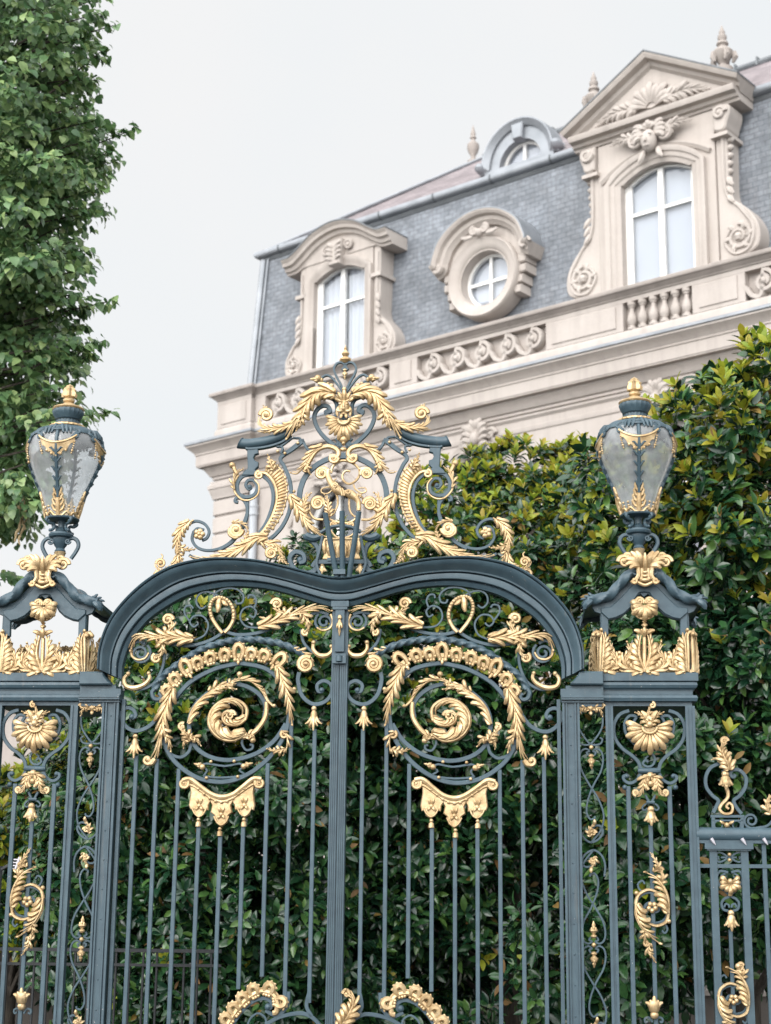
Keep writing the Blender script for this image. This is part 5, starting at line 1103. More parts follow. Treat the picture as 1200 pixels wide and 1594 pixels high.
def dormer1():
    c = BAYS[0]; d = mp('dormer', CV, lambda mb: opening(mb, c, .70, 13.0, 15.02, .24, c-.92, c+.92, 15.42, -.85, -.12), label='small dormer with curved segmental pediment')
    mp('pediment_wall', CV, lambda mb: poly(mb, [(c-1.1, 15.425), (c+1.1, 15.425)] + [(c+x, z) for x, z in ((1.1,15.5),(.9,15.62),(.5,15.82),(0,15.9),(-.5,15.82),(-.9,15.62),(-1.1,15.5))], -1.2, -.10), par=d)
    for s in (-1, 1): mp('console', CV, lambda mb: console(mb, c, s, 13.0, .29, .925, 1.10, 15.42, -.14, -.85), lambda mb: [lobe(mb, (c+s*1.06, 14.35-.16*k), -pi/2+s*.3, .2, .05, .3*s, -.10, .03) for k in range(4)], par=d)
    pth = cr([(c+x, z) for x, z in ((-1.44,15.50),(-1.22,15.50),(-1.02,15.60),(-.56,15.88),(0,16.0),(.56,15.88),(1.02,15.60),(1.22,15.50),(1.44,15.50))], 6)
    mp('pediment', CV, lambda mb: sweep(mb, pth, lambda i: [(-.16,-.6), (-.16,.0), (-.12,.02), (-.10,.07), (-.03,.10), (-.01,.17), (.05,.19), (.10,.24), (.12,.24), (.12,-.9)], w=-.1), par=d, sharp=25)
    mp('pediment_flashing', 'dark_zinc', lambda mb: sweep(mb, [(x, z+.135) for x, z in pth], lambda i: [(-.013,-1.3), (-.013,.26), (.012,.26), (.012,-1.3)], w=-.1), par=d)
    mp('architrave', CV, lambda mb: sweep(mb, [(c-.80, 13.0), (c-.80, 14.0)] + arc(c, .80, 15.03, .28) + [(c+.80, 14.0), (c+.80, 13.0)], lambda i: [(-.10,-.1), (-.10,.01), (-.03,.03), (.0,.05), (.08,.07), (.11,.07), (.11,-.1)], w=-.13), par=d, sharp=25)
    mp('keystone', CV, lambda mb: poly(mb, [(c-.15, 15.2), (c+.15, 15.2), (c+.2, 15.74), (c-.2, 15.74)], -.2, .06, .03), lambda mb: [lobe(mb, (c+s*.03, 15.3+.09*k), pi/2-s*(1.0-.1*k), .2, .045, -s*.8, .05, .04) for s in (-1, 1) for k in range(4)], lambda mb: curlend(mb, (c-.3, 15.6), .12, 0, 1.5, .04, -.05), lambda mb: curlend(mb, (c+.3, 15.6), .12, pi, -1.5, .04, -.05), par=d)
    for s in (-1, 1): mp('impost', CV, lambda mb: box(mb, c+s*1.02-.15, c+s*1.02+.15, .06, .7, 14.72, 14.80), par=d)
    window(d, c, .695, 13.03, 15.02, .235, -.30, 14.45)
dormer1()
# bull's-eye dormer
def oeil():
    c = (BAYS[1], 14.05)
    def ring(r0, r1, a0, a1, n=20): return [(c[0]+r1*cos(a0+(a1-a0)*i/n), c[1]+r1*sin(a0+(a1-a0)*i/n)) for i in range(n+1)] + [(c[0]+r0*cos(a1-(a1-a0)*i/n), c[1]+r0*sin(a1-(a1-a0)*i/n)) for i in range(n+1)]
    d = mp('round_dormer', CV, lambda mb: poly(mb, ring(.56, .80, pi/2+.001, 3*pi/2), -.85, -.16), lambda mb: poly(mb, ring(.56, .80, -pi/2+.001, pi/2), -.85, -.16), lambda mb: poly(mb, ring(.802, 1.12, .2, pi-.2), -1.3, -.2), label="bull's-eye dormer with arched hood")
    mp('round_moulding', CV, lambda mb: sweep(mb, [(c[0]+.70*cos(2*pi*i/48), c[1]+.70*sin(2*pi*i/48)) for i in range(48)], lambda i: [(-.13,-.3), (-.13,.0), (-.11,.05), (-.09,.07), (-.04,.04), (.0,.03), (.08,.0), (.13,-.06), (.15,-.16), (.15,-.3)], w=-.12, closed=True), par=d)
    hp = cr([(c[0]+x, c[1]+z) for x, z in ((-1.13,.34),(-1.02,.39),(-.98,.54),(-.82,.86),(-.44,1.13),(0,1.22),(.44,1.13),(.82,.86),(.98,.54),(1.02,.39),(1.13,.34))], 6)
    mp('hood_moulding', CV, lambda mb: sweep(mb, hp, lambda i: [(-.15,-.5), (-.15,.0), (-.11,.03), (-.07,.08), (.0,.10), (.03,.18), (.08,.22), (.11,.22), (.11,-.9)], w=-.12), lambda mb: [curlend(mb, (c[0]+s*1.04, c[1]+.41), .11, 0, 1.3*s, .06, -.02) for s in (-1, 1)], par=d, sharp=25)
    mp('hood_flashing', 'zinc', lambda mb: sweep(mb, [(x, z) for x, z in hp[3:-3]], lambda i: [(.112,-1.2), (.112,.23), (.135,.23), (.135,-1.2)], w=-.12), par=d)
    for s in (-1, 1): mp('side_block', CV, *[lambda mb, k=k: poly(mb, [(c[0]+s*.70, c[1]+.28-.20*k-.17), (c[0]+s*(.98-.04*k*(k > 1)), c[1]+.28-.20*k-.17), (c[0]+s*(.98-.04*k*(k > 1)), c[1]+.28-.20*k), (c[0]+s*.70, c[1]+.28-.20*k)], -.8, -.16, .03) for k in range(4)], par=d)
    mp('keystone', CV, lambda mb: [f for s in (-1, 1) for f in (curlend(mb, (c[0]+s*.12, c[1]+.95), .09, pi/2, -s*1.5, .045, .0), lobe(mb, (c[0]+s*.1, c[1]+.89), (-.4 if s > 0 else pi+.4), .35, .06, s*.9, -.04, .04))], lambda mb: ball(mb, (c[0], c[1]+.89), .09, .0, n=9, m=6), par=d)
    f = MB(); sweep(f, [(c[0]+.545*cos(2*pi*i/40), c[1]+.545*sin(2*pi*i/40)) for i in range(40)], lambda i: rect(.05, .05), w=-.42, closed=True)
    box(f, c[0]-.03, c[0]+.03, .385, .455, c[1]-.52, c[1]+.52); box(f, c[0]-.52, c[0]-.031, .39, .45, c[1]-.03, c[1]+.03); box(f, c[0]+.031, c[0]+.52, .39, .45, c[1]-.03, c[1]+.03)
    w = f.build('window', 'white_joinery', d); o = [(c[0]+.54*cos(2*pi*i/32), c[1]+.54*sin(2*pi*i/32)) for i in range(32)]
    p = MB(); p.add([(x, .42, z) for x, z in o], [tuple(range(32))]); p.build('pane', 'window_pane', w)
    p = MB(); p.add([(x, .50, z) for x, z in o], [tuple(range(32))]); p.build('curtain', 'curtain', w)
oeil()
# great dormer with triangular pediment
def dormer2():
    c = BAYS[2]; d = mp('dormer', CV, lambda mb: opening(mb, c, .74, 13.0, 15.05, .27, c-1.2, c+1.2, 15.96, -.9, -.10), label='great dormer with triangular pediment')
    for s in (-1, 1):
        mp('console', CV, lambda mb: console(mb, c, s, 13.05, .40, 1.205, 1.42, 15.96, -.13, -.9),
           lambda mb: [ball(mb, (c+s*(1.45-.01*k), 15.35-.15*k), .075, -.22, (1,1,.8), 8, 6) for k in range(8)], lambda mb: [lobe(mb, (c+s*1.42, 14.6-.16*k), -pi/2+s*.4, .22, .06, .4*s, -.12, .03) for k in range(3)], par=d)
        mp('bracket', CV, lambda mb: poly(mb, cr([(c+s*x, z) for x, z in ((1.22,15.95),(1.52,15.95),(1.56,15.8),(1.50,15.62),(1.46,15.5),(1.36,15.46),(1.24,15.5))], 4), -.5, .0, .03), lambda mb: curlend(mb, (c+s*1.38, 15.80), .12, 0, s*1.5, .05, .02), lambda mb: box(mb, c+s*1.34-.17, c+s*1.34+.17, .0, .6, 15.37, 15.44), par=d)
        mp('cheek', ST, lambda mb: box(mb, c+s*1.31-.10, c+s*1.31+.10, .905, 2.0, 15.6, 16.5), par=d)
    mp('architrave', CV, lambda mb: sweep(mb, [(c-.88, 13.0), (c-.88, 14.0)] + arc(c, .88, 15.07, .34) + [(c+.88, 14.0), (c+.88, 13.0)], lambda i: [(-.13,-.1), (-.13,.01), (-.06,.03), (-.03,.06), (.04,.07), (.06,.10), (.12,.12), (.15,.12), (.15,-.1)], w=-.11),
       lambda mb: sweep(mb, arc(c, 1.12, 15.18, .40, 20), lambda i: [(-.03,-.1), (-.03,.05), (.03,.09), (.05,.09), (.05,-.1)], w=-.11), par=d, sharp=25)
    ent = [(-.12,-.9), (-.12,-.02), (-.08,.0), (-.06,.06), (-.01,.09), (.01,.2), (.08,.23), (.11,.23), (.11,-.9)]
    mp('entablature', CV, lambda mb: sweep(mb, [(c-1.72, 16.12), (c, 16.12), (c+1.72, 16.12)], lambda i: ent, w=-.1), par=d, sharp=25)
    hw, zb, za = 1.80, 16.26, 17.28
    L = [(c-hw, zb), (c-hw/2, (zb+za)/2), (c, za)]; R = [(c, za), (c+hw/2, (zb+za)/2), (c+hw, zb)]
    rk = [(-.13,-1.6), (-.13,.0), (-.09,.04), (-.06,.10), (.0,.13), (.02,.26), (.08,.30), (.11,.30), (.11,-1.6)]
    def rake(mb):
        pts = [(c-hw, zb), (c, za), (c+hw, zb)]; vs = []; fs = []; k = len(rk); al = atan2(za-zb, hw)
        for (x, z), n in zip(pts, ((-sin(al), cos(al)), (0, 1/cos(al)), (sin(al), cos(al)))):
            for a, b in rk: vs.append((x + n[0]*a, .1-b, z + n[1]*a))
        for i in range(2):
            for j in range(k): fs.append((i*k+j, i*k+(j+1) % k, i*k+k+(j+1) % k, i*k+k+j))
        fs += [tuple(range(k)), tuple(range(2*k, 3*k))]; mb.add(vs, fs)
    mp('pediment', CV, rake, par=d, sharp=25)
    def roof(mb):
        al = atan2(za-zb, hw)
        for s in (-1, 1):
            a, b = (c+s*hw+s*.06, zb+.085), (c, za+.112/cos(al)); vs = [(a[0], -.22, a[1]), (b[0], -.22, b[1]), (b[0], 3.2, b[1]), (a[0], 3.2, a[1])]
            vs += [(x, y, z+.03) for x, y, z in vs]; mb.add(vs, [(0,1,2,3), (4,5,6,7), (0,1,5,4), (1,2,6,5), (2,3,7,6), (3,0,4,7)])
    mp('pediment_flashing', 'dark_zinc', roof, par=d)
    mp('tympanum', CV, lambda mb: poly(mb, [(c-1.6, 16.23), (c+1.6, 16.23), (c, 17.16)], -.5, -.06), lambda mb: shell(mb, (c, 16.36), .52, .25, pi-.25, 9, -.03, .2, .07),
       lambda mb: [leaf(mb, [(c+s*.3, 16.42), (c+s*.7, 16.46), (c+s*1.15, 16.36)], .2, 6, -.04) for s in (-1, 1)], lambda mb: [curlend(mb, (c+s*.42, 16.5), .13, 0, s*1.5, .05, -.02) for s in (-1, 1)], par=d)
    def mask(mb):
        ball(mb, (c, 15.66), .17, .10, (.9,.9,1.25), 12, 9); ball(mb, (c, 15.62), .035, .26, (1,1,1.3)); ball(mb, (c, 15.53), .05, .2, (1.5,.7,.6))
        for s in (-1, 1):
            ball(mb, (c+s*.065, 15.69), .03, .215, (1.3,.6,.8)); lobe(mb, (c+s*.02, 15.74), (.1 if s > 0 else pi-.1), .12, .025, s*-.6, .21, .02)
            for k in range(4): lobe(mb, (c+s*.10, 15.86-.03*k), pi/2-s*(.5+.35*k), .26, .06, -s*1.2, .08, .05)
            leaf(mb, [(c+s*.25, 15.72), (c+s*.5, 15.86), (c+s*.82, 15.84)], .15, 5, .02); curlend(mb, (c+s*.30, 15.74), .14, pi/2, -s*1.6, .05, .06); lobe(mb, (c+s*.14, 15.52), -pi/2+s*.2, .26, .06, s*.6, .04, .04)
        shell(mb, (c, 15.86), .2, .5, pi-.5, 5, .1, .2, .05)
    mp('carved_mask', CV, mask, par=d)
    window(d, c, .735, 13.03, 15.05, .265, -.31, 14.48, 'blind')
    for s in (-1, 1):
        def urn(mb):
            x = c + s*1.36
            lathe(mb, x, [(.17,16.5),(.17,16.78),(.09,16.80),(.07,16.86),(.12,16.93),(.18,17.03),(.19,17.10),(.13,17.17),(.07,17.20),(.075,17.23),(.11,17.26),(.10,17.30),(.06,17.33),(.085,17.38),(.08,17.43),(.05,17.46),(.06,17.50),(.03,17.57),(.008,17.64)], .25, 14)
            for k in range(5):
                a = k*2*pi/5+.4; P = [(x+.20*cos(a), 17.08), (x+.225*cos(a), 16.98), (x+.17*cos(a), 16.88)]
                tube(mb, P, [.045,.06,.03], -(.25+.18*sin(a)), 6)
        mp('urn_finial', WS, urn, par=d)
dormer2()
# zinc round-headed dormer of the upper roof
def dormer3():
    c = (BAYS[1]+.05, 16.92); Y = 1.35
    def half(r0, r1, n=18): return [(c[0]+r1*cos(pi*i/n), c[1]+r1*sin(pi*i/n)) for i in range(n+1)] + [(c[0]+r0*cos(pi-pi*i/n), c[1]+r0*sin(pi-pi*i/n)) for i in range(n+1)]
    d = mp('roof_dormer', 'zinc', lambda mb: poly(mb, half(.52, .80), -Y-2.2, -Y), lambda mb: sweep(mb, cr([(c[0]-.98, c[1]+.02), (c[0]-.84, c[1]+.06)], 2)[:-1] + [(c[0]+.80*cos(pi-pi*i/18), c[1]+.06+.80*sin(pi*i/18)) for i in range(19)] + [(c[0]+.98, c[1]+.02)], lambda i: [(-.07,-.3), (-.07,.05), (.0,.1), (.05,.14), (.08,.14), (.08,-.3)], w=-Y),
        lambda mb: box(mb, c[0]-.85, c[0]+.85, Y-.05, Y+1.2, c[1]-.12, c[1]), lambda mb: poly(mb, [(c[0]-.11, c[1]+.5), (c[0]+.11, c[1]+.5), (c[0]+.15, c[1]+.84), (c[0]-.15, c[1]+.84)], -Y-.2, -Y+.12, .03),
        lambda mb: [ball(mb, (c[0]+s*.93, c[1]+.10), .12, -Y+.05, (1,1.6,1), 8, 6) for s in (-1, 1)], label='small round-headed zinc dormer on the upper roof')
    f = MB(); sweep(f, [(c[0]+.50*cos(pi*i/18), c[1]+.50*sin(pi*i/18)) for i in range(19)], lambda i: rect(.04, .04), w=-Y-.2); box(f, c[0]-.035, c[0]+.035, Y+.165, Y+.235, c[1], c[1]+.48)
    w = f.build('window', 'white_joinery', d); o = [(c[0]+.5*cos(pi*i/16), c[1]+.5*sin(pi*i/16)) for i in range(17)]
    p = MB(); p.add([(x, Y+.2, z) for x, z in o], [tuple(range(17))]); p.build('pane', 'window_pane', w)
    p = MB(); p.add([(x, Y+.28, z) for x, z in o], [tuple(range(17))]); p.build('curtain', 'curtain', w)
dormer3()
mp('drainpipe', 'pipe_grey', lambda mb: lathe(mb, 1.25, [(.085, 0), (.085, 10.1), (.105, 10.11), (.105, 10.16), (.095, 10.17), (.095, 10.27), (.105, 10.28), (.105, 10.33), (.085, 10.34), (.085, 10.69)], -.10, 14))
# ------------------------------------------------------------------ VEGETATION
def inpoly(x, y, P):
    c = False; j = len(P)-1
    for i in range(len(P)):
        if (P[i][1] > y) != (P[j][1] > y) and x < (P[j][0]-P[i][0])*(y-P[i][1])/(P[j][1]-P[i][1]) + P[i][0]: c = not c
        j = i
    return c
def unit(v): return v/np.maximum(np.linalg.norm(v, axis=-1, keepdims=True), 1e-9)
def leaves(P, D, Nn, L, wr, rows, cup, droop):
    """vectorised leaf blades: base P, axis D, normal Nn, length L, width ratio"""
    n = len(P); D = unit(D); S = unit(np.cross(D, Nn)); Nn = np.cross(S, D)
    t = np.array([r[0] for r in rows]); hw = np.array([r[1] for r in rows]); V = []
    for ti, h in zip(t, hw):
        mid = P + D*(L*ti)[:, None] - Nn*(droop*L*ti*ti)[:, None]
        for s in (-1, 0, 1):
            V.append(mid + S*(s*h*wr*L)[:, None] + Nn*((abs(s)*cup*h*wr)*L)[:, None])
    V = np.stack(V, 1); m = V.shape[1]; R = len(rows); F = []
    for i in range(R-1):
        for j in (0, 1): F.append((i*3+j, i*3+j+1, i*3+j+4, i*3+j+3))
    F = np.array(F)[None] + (np.arange(n)*m)[:, None, None]
    return V.reshape(-1, 3), F.reshape(-1, 4)
MAGR = [(0,.04),(.22,.72),(.55,1.0),(.82,.62),(1,.03)]
LINR = [(-.10,.40),(.18,1.0),(.55,.80),(1.0,.04)]
def leafmesh(name, groups, parent, base):
    """groups: (V, F, material index); mats"""
    V = np.concatenate([g[0] for g in groups]) - np.array(base); o = 0; Fs = []; mi = []
    for v, f, k in groups: Fs.append(f + o); mi.append(np.full(len(f), k, dtype=np.int32)); o += len(v)
    Fs = np.concatenate(Fs); mi = np.concatenate(mi)
    me = bpy.data.meshes.new(name); me.vertices.add(len(V)); me.vertices.foreach_set('co', V.astype(np.float32).ravel())
    me.loops.add(Fs.size); me.loops.foreach_set('vertex_index', Fs.astype(np.int32).ravel())
    me.polygons.add(len(Fs)); me.polygons.foreach_set('loop_start', np.arange(0, Fs.size, 4, dtype=np.int32)); me.polygons.foreach_set('loop_total', np.full(len(Fs), 4, dtype=np.int32))
    me.polygons.foreach_set('material_index', mi); me.polygons.foreach_set('use_smooth', np.ones(len(Fs), dtype=bool)); me.update(); me.validate()
    return me
def blobs(P, D, r, sp, dj, seed):
    rg = random.Random(seed); out = []
    xs = [p[0] for p in P]; ys = [p[1] for p in P]; k = F_/D
    y = min(ys)
    while y < max(ys):
        x = min(xs) + rg.uniform(0, sp*k)
        while x < max(xs):
            px, py = x+rg.uniform(-.4, .4)*sp*k, y+rg.uniform(-.4, .4)*sp*k
            if inpoly(px, py - r*k*.55, P) and inpoly(px, py, P):
                rr = r*rg.uniform(.7, 1.25); out.append((at(px, py, D+rg.uniform(-dj, dj)), rr))
            x += sp*k
        y += sp*k*.85
    return out
def tree_thing(name, label, cat, base, group=None): return thing(name, label, cat, base, 'world', group)
def limb(mb, a, b, r0, r1, bend=.12, n=9, K=7):
    a, b = np.array(a), np.array(b); d = b-a; L = np.linalg.norm(d); off = RNG.normal(0, bend*L*.35, 3); vs = []; fs = []
    u = unit(np.cross(d, [.3,.9,.1])); v = unit(np.cross(d, u))
    for i in range(K):
        t = i/(K-1); p = a + d*t + off*sin(pi*t); r = r0+(r1-r0)*t
        for j in range(n): vs.append(tuple(p + r*(cos(2*pi*j/n)*u + sin(2*pi*j/n)*v)*(1+.08*sin(3*j+i))))
    for i in range(K-1):
        for j in range(n): fs.append((i*n+j, i*n+(j+1) % n, i*n+n+(j+1) % n, i*n+n+j))
    mb.add(vs, fs)
def magnolia(label, P, D, base, seed, r=.42, sp=.50, ros=44, new=.10, brown=.022, LL=.165, dj=.55, topy=900):
    e = tree_thing('magnolia_tree', label, 'magnolia tree', base, 'evergreen magnolias behind the gate')
    bl = blobs(P, D, r, sp, dj, seed) + blobs(P, D+1.5, r*1.15, sp*1.1, .2, seed+1)
    C = []; Ax = []
    for (c, rr) in bl:
        k = int(ros*(rr/r)**2); v = unit(RNG.normal(size=(k, 3))); v[:, 1] = np.where((v[:, 1] > .45), -v[:, 1], v[:, 1])
        q = np.array(c) + v*rr*RNG.uniform(.72, 1.08, (k, 1))*np.array([1,1,.9]); C.append(q); Ax.append(unit(v*.8 + np.array([0,-.12,.62]) + RNG.normal(0, .22, (k, 3))))
    C = np.concatenate(C); Ax = np.concatenate(Ax)
    cl = np.sin(C[:, 0]*5.1+seed)+np.sin(C[:, 2]*4.3+C[:, 0]*2.2+seed*2)+np.sin(C[:, 1]*4.7-C[:, 2]*3.1); keep = (cl > -.95) | (RNG.random(len(C)) < .25) | (C[:, 1] > D+.75); C = C[keep]; Ax = Ax[keep]; n = len(C)
    u = unit(np.cross(Ax, RNG.normal(size=(n, 3)))); v = np.cross(Ax, u); G_ = []; kinds = [[], [], []]
    isnew = (RNG.random(n) < new*np.clip(3.2-(topz(topy, D)-C[:, 2])*1.1, .06, 4.5))
    for k in range(9):
        a = k*2.4 + RNG.normal(0, .25, n); pol = np.radians(88 - k*6.2 + RNG.normal(0, 9, n))
        pol = np.where(isnew, pol*.62, pol)
        d = Ax*np.cos(pol)[:, None] + (u*np.cos(a)[:, None] + v*np.sin(a)[:, None])*np.sin(pol)[:, None]
        p = C + Ax*(.012*k) + d*.015; nr = Ax*np.sin(pol)[:, None] - (u*np.cos(a)[:, None] + v*np.sin(a)[:, None])*np.cos(pol)[:, None] + RNG.normal(0, .25, (n, 3))
        L = LL*RNG.uniform(.7, 1.2, n)*(1-.045*k)
        kd = np.where(isnew & (k > 3), 1, np.where(RNG.random(n) < brown, 2, 0))
        for q in (0, 1, 2):
            s = kd == q
            if s.any(): V, F = leaves(p[s], d[s], nr[s], L[s], .225, MAGR, .35, .22); kinds[q].append((V, F))
    gr = []
    for q in (0, 1, 2):
        for V, F in kinds[q]: gr.append((V, F, q))
    me = leafmesh('crown', gr, e, base)
    for q in ('magnolia_leaf', 'magnolia_new_leaf', 'magnolia_brown_leaf'): me.materials.append(M(q))
    o = bpy.data.objects.new('crown', me); COL.objects.link(o); o.parent = e
    mb = MB(); b = np.array(base); top = np.array([base[0], base[1], max(c[2] for c, _ in bl)-.6]); limb(mb, b, b+(top-b)*.55, .13, .09, .05); limb(mb, b+(top-b)*.52, top, .09, .02, .1)
    rg = random.Random(seed)
    for c, rr in rg.sample(bl, min(26, len(bl))):
        h = min(max(.9, c[2]-rg.uniform(.5, 1.4)), top[2]-.3); st = b+(top-b)*((h-b[2])/max(.1, top[2]-b[2])); limb(mb, st, c, .04, .010, .12, 6, 6)
    mb.build('trunk', 'bark', e, org=base, sharp=60)
    return e
def topz(py, D): return at(600, py, D)[2]
magnolia('broad magnolia in the middle, its yellow-green tips crossing the mansion wall behind the gate', [(560,860),(605,808),(640,772),(700,724),(760,706),(850,690),(905,705),(945,760),(960,1000),(940,1320),(775,1330),(745,1640),(540,1640),(500,900)], 18.0, (1.35,18.6,0), 21, topy=720, new=.26)
magnolia('low dark magnolia behind the left gate leaf, its top just under the arch', [(165,1090),(200,1000),(250,930),(320,885),(420,862),(500,850),(560,850),(560,1640),(120,1640),(90,1300)], 17.0, (-1.75,17.5,0), 31, topy=860, new=.10)
magnolia('tall glossy magnolia at the right edge, rising beside the right lantern', [(925,760),(990,695),(1030,640),(1065,602),(1110,576),(1150,552),(1200,526),(1320,500),(1320,1490),(1040,1510),(925,1570),(872,1560),(862,1350),(925,1290),(930,1000)], 15.6, (3.35,16.2,0), 41, topy=580, new=.30, LL=.18)
magnolia('far left light-leaved magnolia seen through the left pier', [(-90,1260),(-40,1190),(40,1175),(110,1140),(170,1120),(190,1250),(150,1480),(-90,1480)], 18.4, (-4.0,18.9,0), 51, topy=1150, new=.35)

magnolia('small magnolia bush added as a dark backing behind the garden lamp, low behind the right gate leaf', [(690,1290),(760,1270),(850,1270),(930,1300),(930,1640),(690,1640)], 19.9, (1.9,20.2,0), 61, topy=1000, new=.0, LL=.15)  # bush added as dark backing, hides the bright wall behind the lamp
def linden():
    base = (-5.3, 17.6, 0); rg = random.Random(9)
    E = [(-90,138),(40,128),(120,118),(165,132),(215,142),(270,130),(330,120),(400,98),(470,104),(540,96),(590,86),(640,84),(700,70),(765,48),(815,30),(855,-10)]
    P = [(-260,-90)] + [(x, y) for y, x in E] + [(-260,870)]
    Pf = [(-260,-90),(96,-90),(84,40),(104,120),(70,175),(112,250),(64,320),(92,380),(30,430),(-40,470),(-260,480)]
    e = tree_thing('linden_tree', 'tall leafy green linden tree filling the upper left, above the left lantern', 'linden tree', base)
    bl = blobs(P, 17.0, .30, .34, .45, 5) + blobs(P, 17.8, .42, .42, .3, 6) + blobs(P, 18.5, .45, .42, .2, 7) + blobs(Pf, 15.9, .30, .34, .3, 8)
    spr = [((120,35),(183,40)),((120,100),(165,75)),((120,218),(213,201)),((120,255),(186,250)),((100,470),(182,468)),((100,540),(166,530)),((60,645),(184,641)),((-40,880),(40,905)),((-30,930),(14,950)),((90,560),(150,552))]
    y = -60
    while y < 830:
        x = float(np.interp(y, [q[0] for q in E], [q[1] for q in E])); L = rg.uniform(18, 62); spr.append(((x-45, y+rg.uniform(-8, 14)), (x+L-8, y+rg.uniform(-12, 14)))); y += rg.uniform(11, 22)
    C = []; O = []
    for c, rr in bl:
        k = int(100*(rr/.34)**2); v = unit(RNG.normal(size=(k, 3))); v[:, 1] = np.where(v[:, 1] > .4, -v[:, 1], v[:, 1]); C.append(np.array(c)+v*rr*RNG.uniform(.6, 1.1, (k, 1))*np.array([1.25,1.1,.46])); O.append(v*np.array([1,1,.6]))
    mb = MB(); 
    for a, b in spr:
        D = 16.7 + random.uniform(-.2, .5); A_, B2 = np.array(at(*a, D)), np.array(at(*b, D)); n = int(10 + np.linalg.norm(B2-A_)*46)
        t = RNG.random(n)**.8; C.append(A_ + (B2-A_)*t[:, None] + RNG.normal(0, 1, (n, 3))*np.array([.03,.10,.04])*(1.3-t)[:, None]); O.append(np.tile(unit((B2-A_)[None]), (n, 1)) + RNG.normal(0, .5, (n, 3)))
        limb(mb, A_ - (B2-A_)*.5 + np.array([-.2,.3,-.1]), A_ + (B2-A_)*.9, .016, .004, .06, 5, 6)
    C = np.concatenate(C); O = np.concatenate(O); n = len(C)
    d = unit(O*.55 + np.array([.12,-.15,-.62]) + RNG.normal(0, .32, (n, 3))); nr = unit(O*.6 + np.array([0,-.25,.62]) + RNG.normal(0, .30, (n, 3)))
    V, F = leaves(C, d, nr, RNG.uniform(.058, .112, n), .50, LINR, .20, .25)
    me = leafmesh('crown', [(V, F, 0)], e, base); me.materials.append(M('linden_leaf')); o = bpy.data.objects.new('crown', me); COL.objects.link(o); o.parent = e
    b = np.array(base); limb(mb, b, b+np.array([0.1,0,5.0]), .24, .17, .03, 12); limb(mb, b+np.array([0.1,0,4.9]), b+np.array([.2,-.1,11.5]), .17, .05, .04, 10)
    for c, rr in random.Random(3).sample(bl, 30): h = max(3.6, c[2]-random.uniform(.4, 1.0)); limb(mb, b+np.array([.1,0,min(h, 10.5)]), c, .05, .012, .08, 6, 6)
    mb.build('trunk', 'bark', e, org=base, sharp=60)
    mb = MB(); p = at(36, 800, 16.5)                               # a hanging wisp of withered leaves
    for k in range(14): q = (p[0]+random.uniform(-.05, .05), p[1]+random.uniform(-.04, .04), p[2]+.22-.035*k); limb(mb, q, (q[0]+random.uniform(-.05, .05), q[1]-.02, q[2]-.10), .016, .006, .2, 5, 4)
    mb.build('withered_twig', 'dry_leaf', e, org=base)
linden()

# ------------------------------------------------------------------ smaller things and ground behind the gate
g = MB(); g.add([(-250,-40,0), (250,-40,0), (250,420,0), (-250,420,0)], [(0,1,2,3)]); go = g.build('ground', 'gravel'); go['kind'] = 'structure'
def simple(name, label, cat, org, parts, group=None):
    e = tree_thing(name, label, cat, org, group)
    for pn, mt, fn in parts:
        mb = MB(); fn(mb); mb.build(pn, mt, e)
    return e
yw = 20.6; x0, x1 = at(-160, 1540, yw)[0], at(1330, 1540, yw)[0]; zc_ = at(1100, 1543, yw)[2]
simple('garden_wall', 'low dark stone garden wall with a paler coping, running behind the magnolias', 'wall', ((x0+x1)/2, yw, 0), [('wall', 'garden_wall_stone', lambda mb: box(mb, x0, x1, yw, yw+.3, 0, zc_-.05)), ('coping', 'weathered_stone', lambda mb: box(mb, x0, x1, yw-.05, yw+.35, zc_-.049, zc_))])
simple('board_fence', 'grey vertical board screen standing on the low garden wall', 'fence', ((x0+x1)/2, yw+.15, zc_), [('boards', 'grey_boards', lambda mb: [box(mb, x0+.14*k, x0+.14*k+.13, yw+.13, yw+.155, zc_+.001, zc_+.9) for k in range(int((x1-x0)/.14))])])
yb = 15.2; xa, xb = at(-120, 1480, yb)[0], at(345, 1480, yb)[0]; r1, r2 = at(60, 1475, yb)[2], at(60, 1498, yb)[2]
e = simple('iron_fence', 'plain black iron fence in the shade behind the left pier', 'fence', ((xa+xb)/2, yb, 0), [('rail', 'black_iron', lambda mb: box(mb, xa, xb, yb-.02, yb+.02, r1-.03, r1)), ('rail', 'black_iron', lambda mb: box(mb, xa, xb, yb-.02, yb+.02, r2-.025, r2)), ('rail', 'black_iron', lambda mb: box(mb, xa, xb, yb-.02, yb+.02, .1, .14))])
k = 0
while xa + .03 + k*.118 < xb:
    mb = MB(); x = xa+.03+k*.118; lathe(mb, x, [(.011, .141), (.011, r2-.026)], yb, 6); lathe(mb, x, [(.011, r2+.001), (.011, r1-.031)], yb, 6); mb.build('bar', 'black_iron', e); k += 1
yp = 18.7; p = at(797, 1500, yp); xp = p[0]; zz = lambda y: at(797, y, yp)[2]
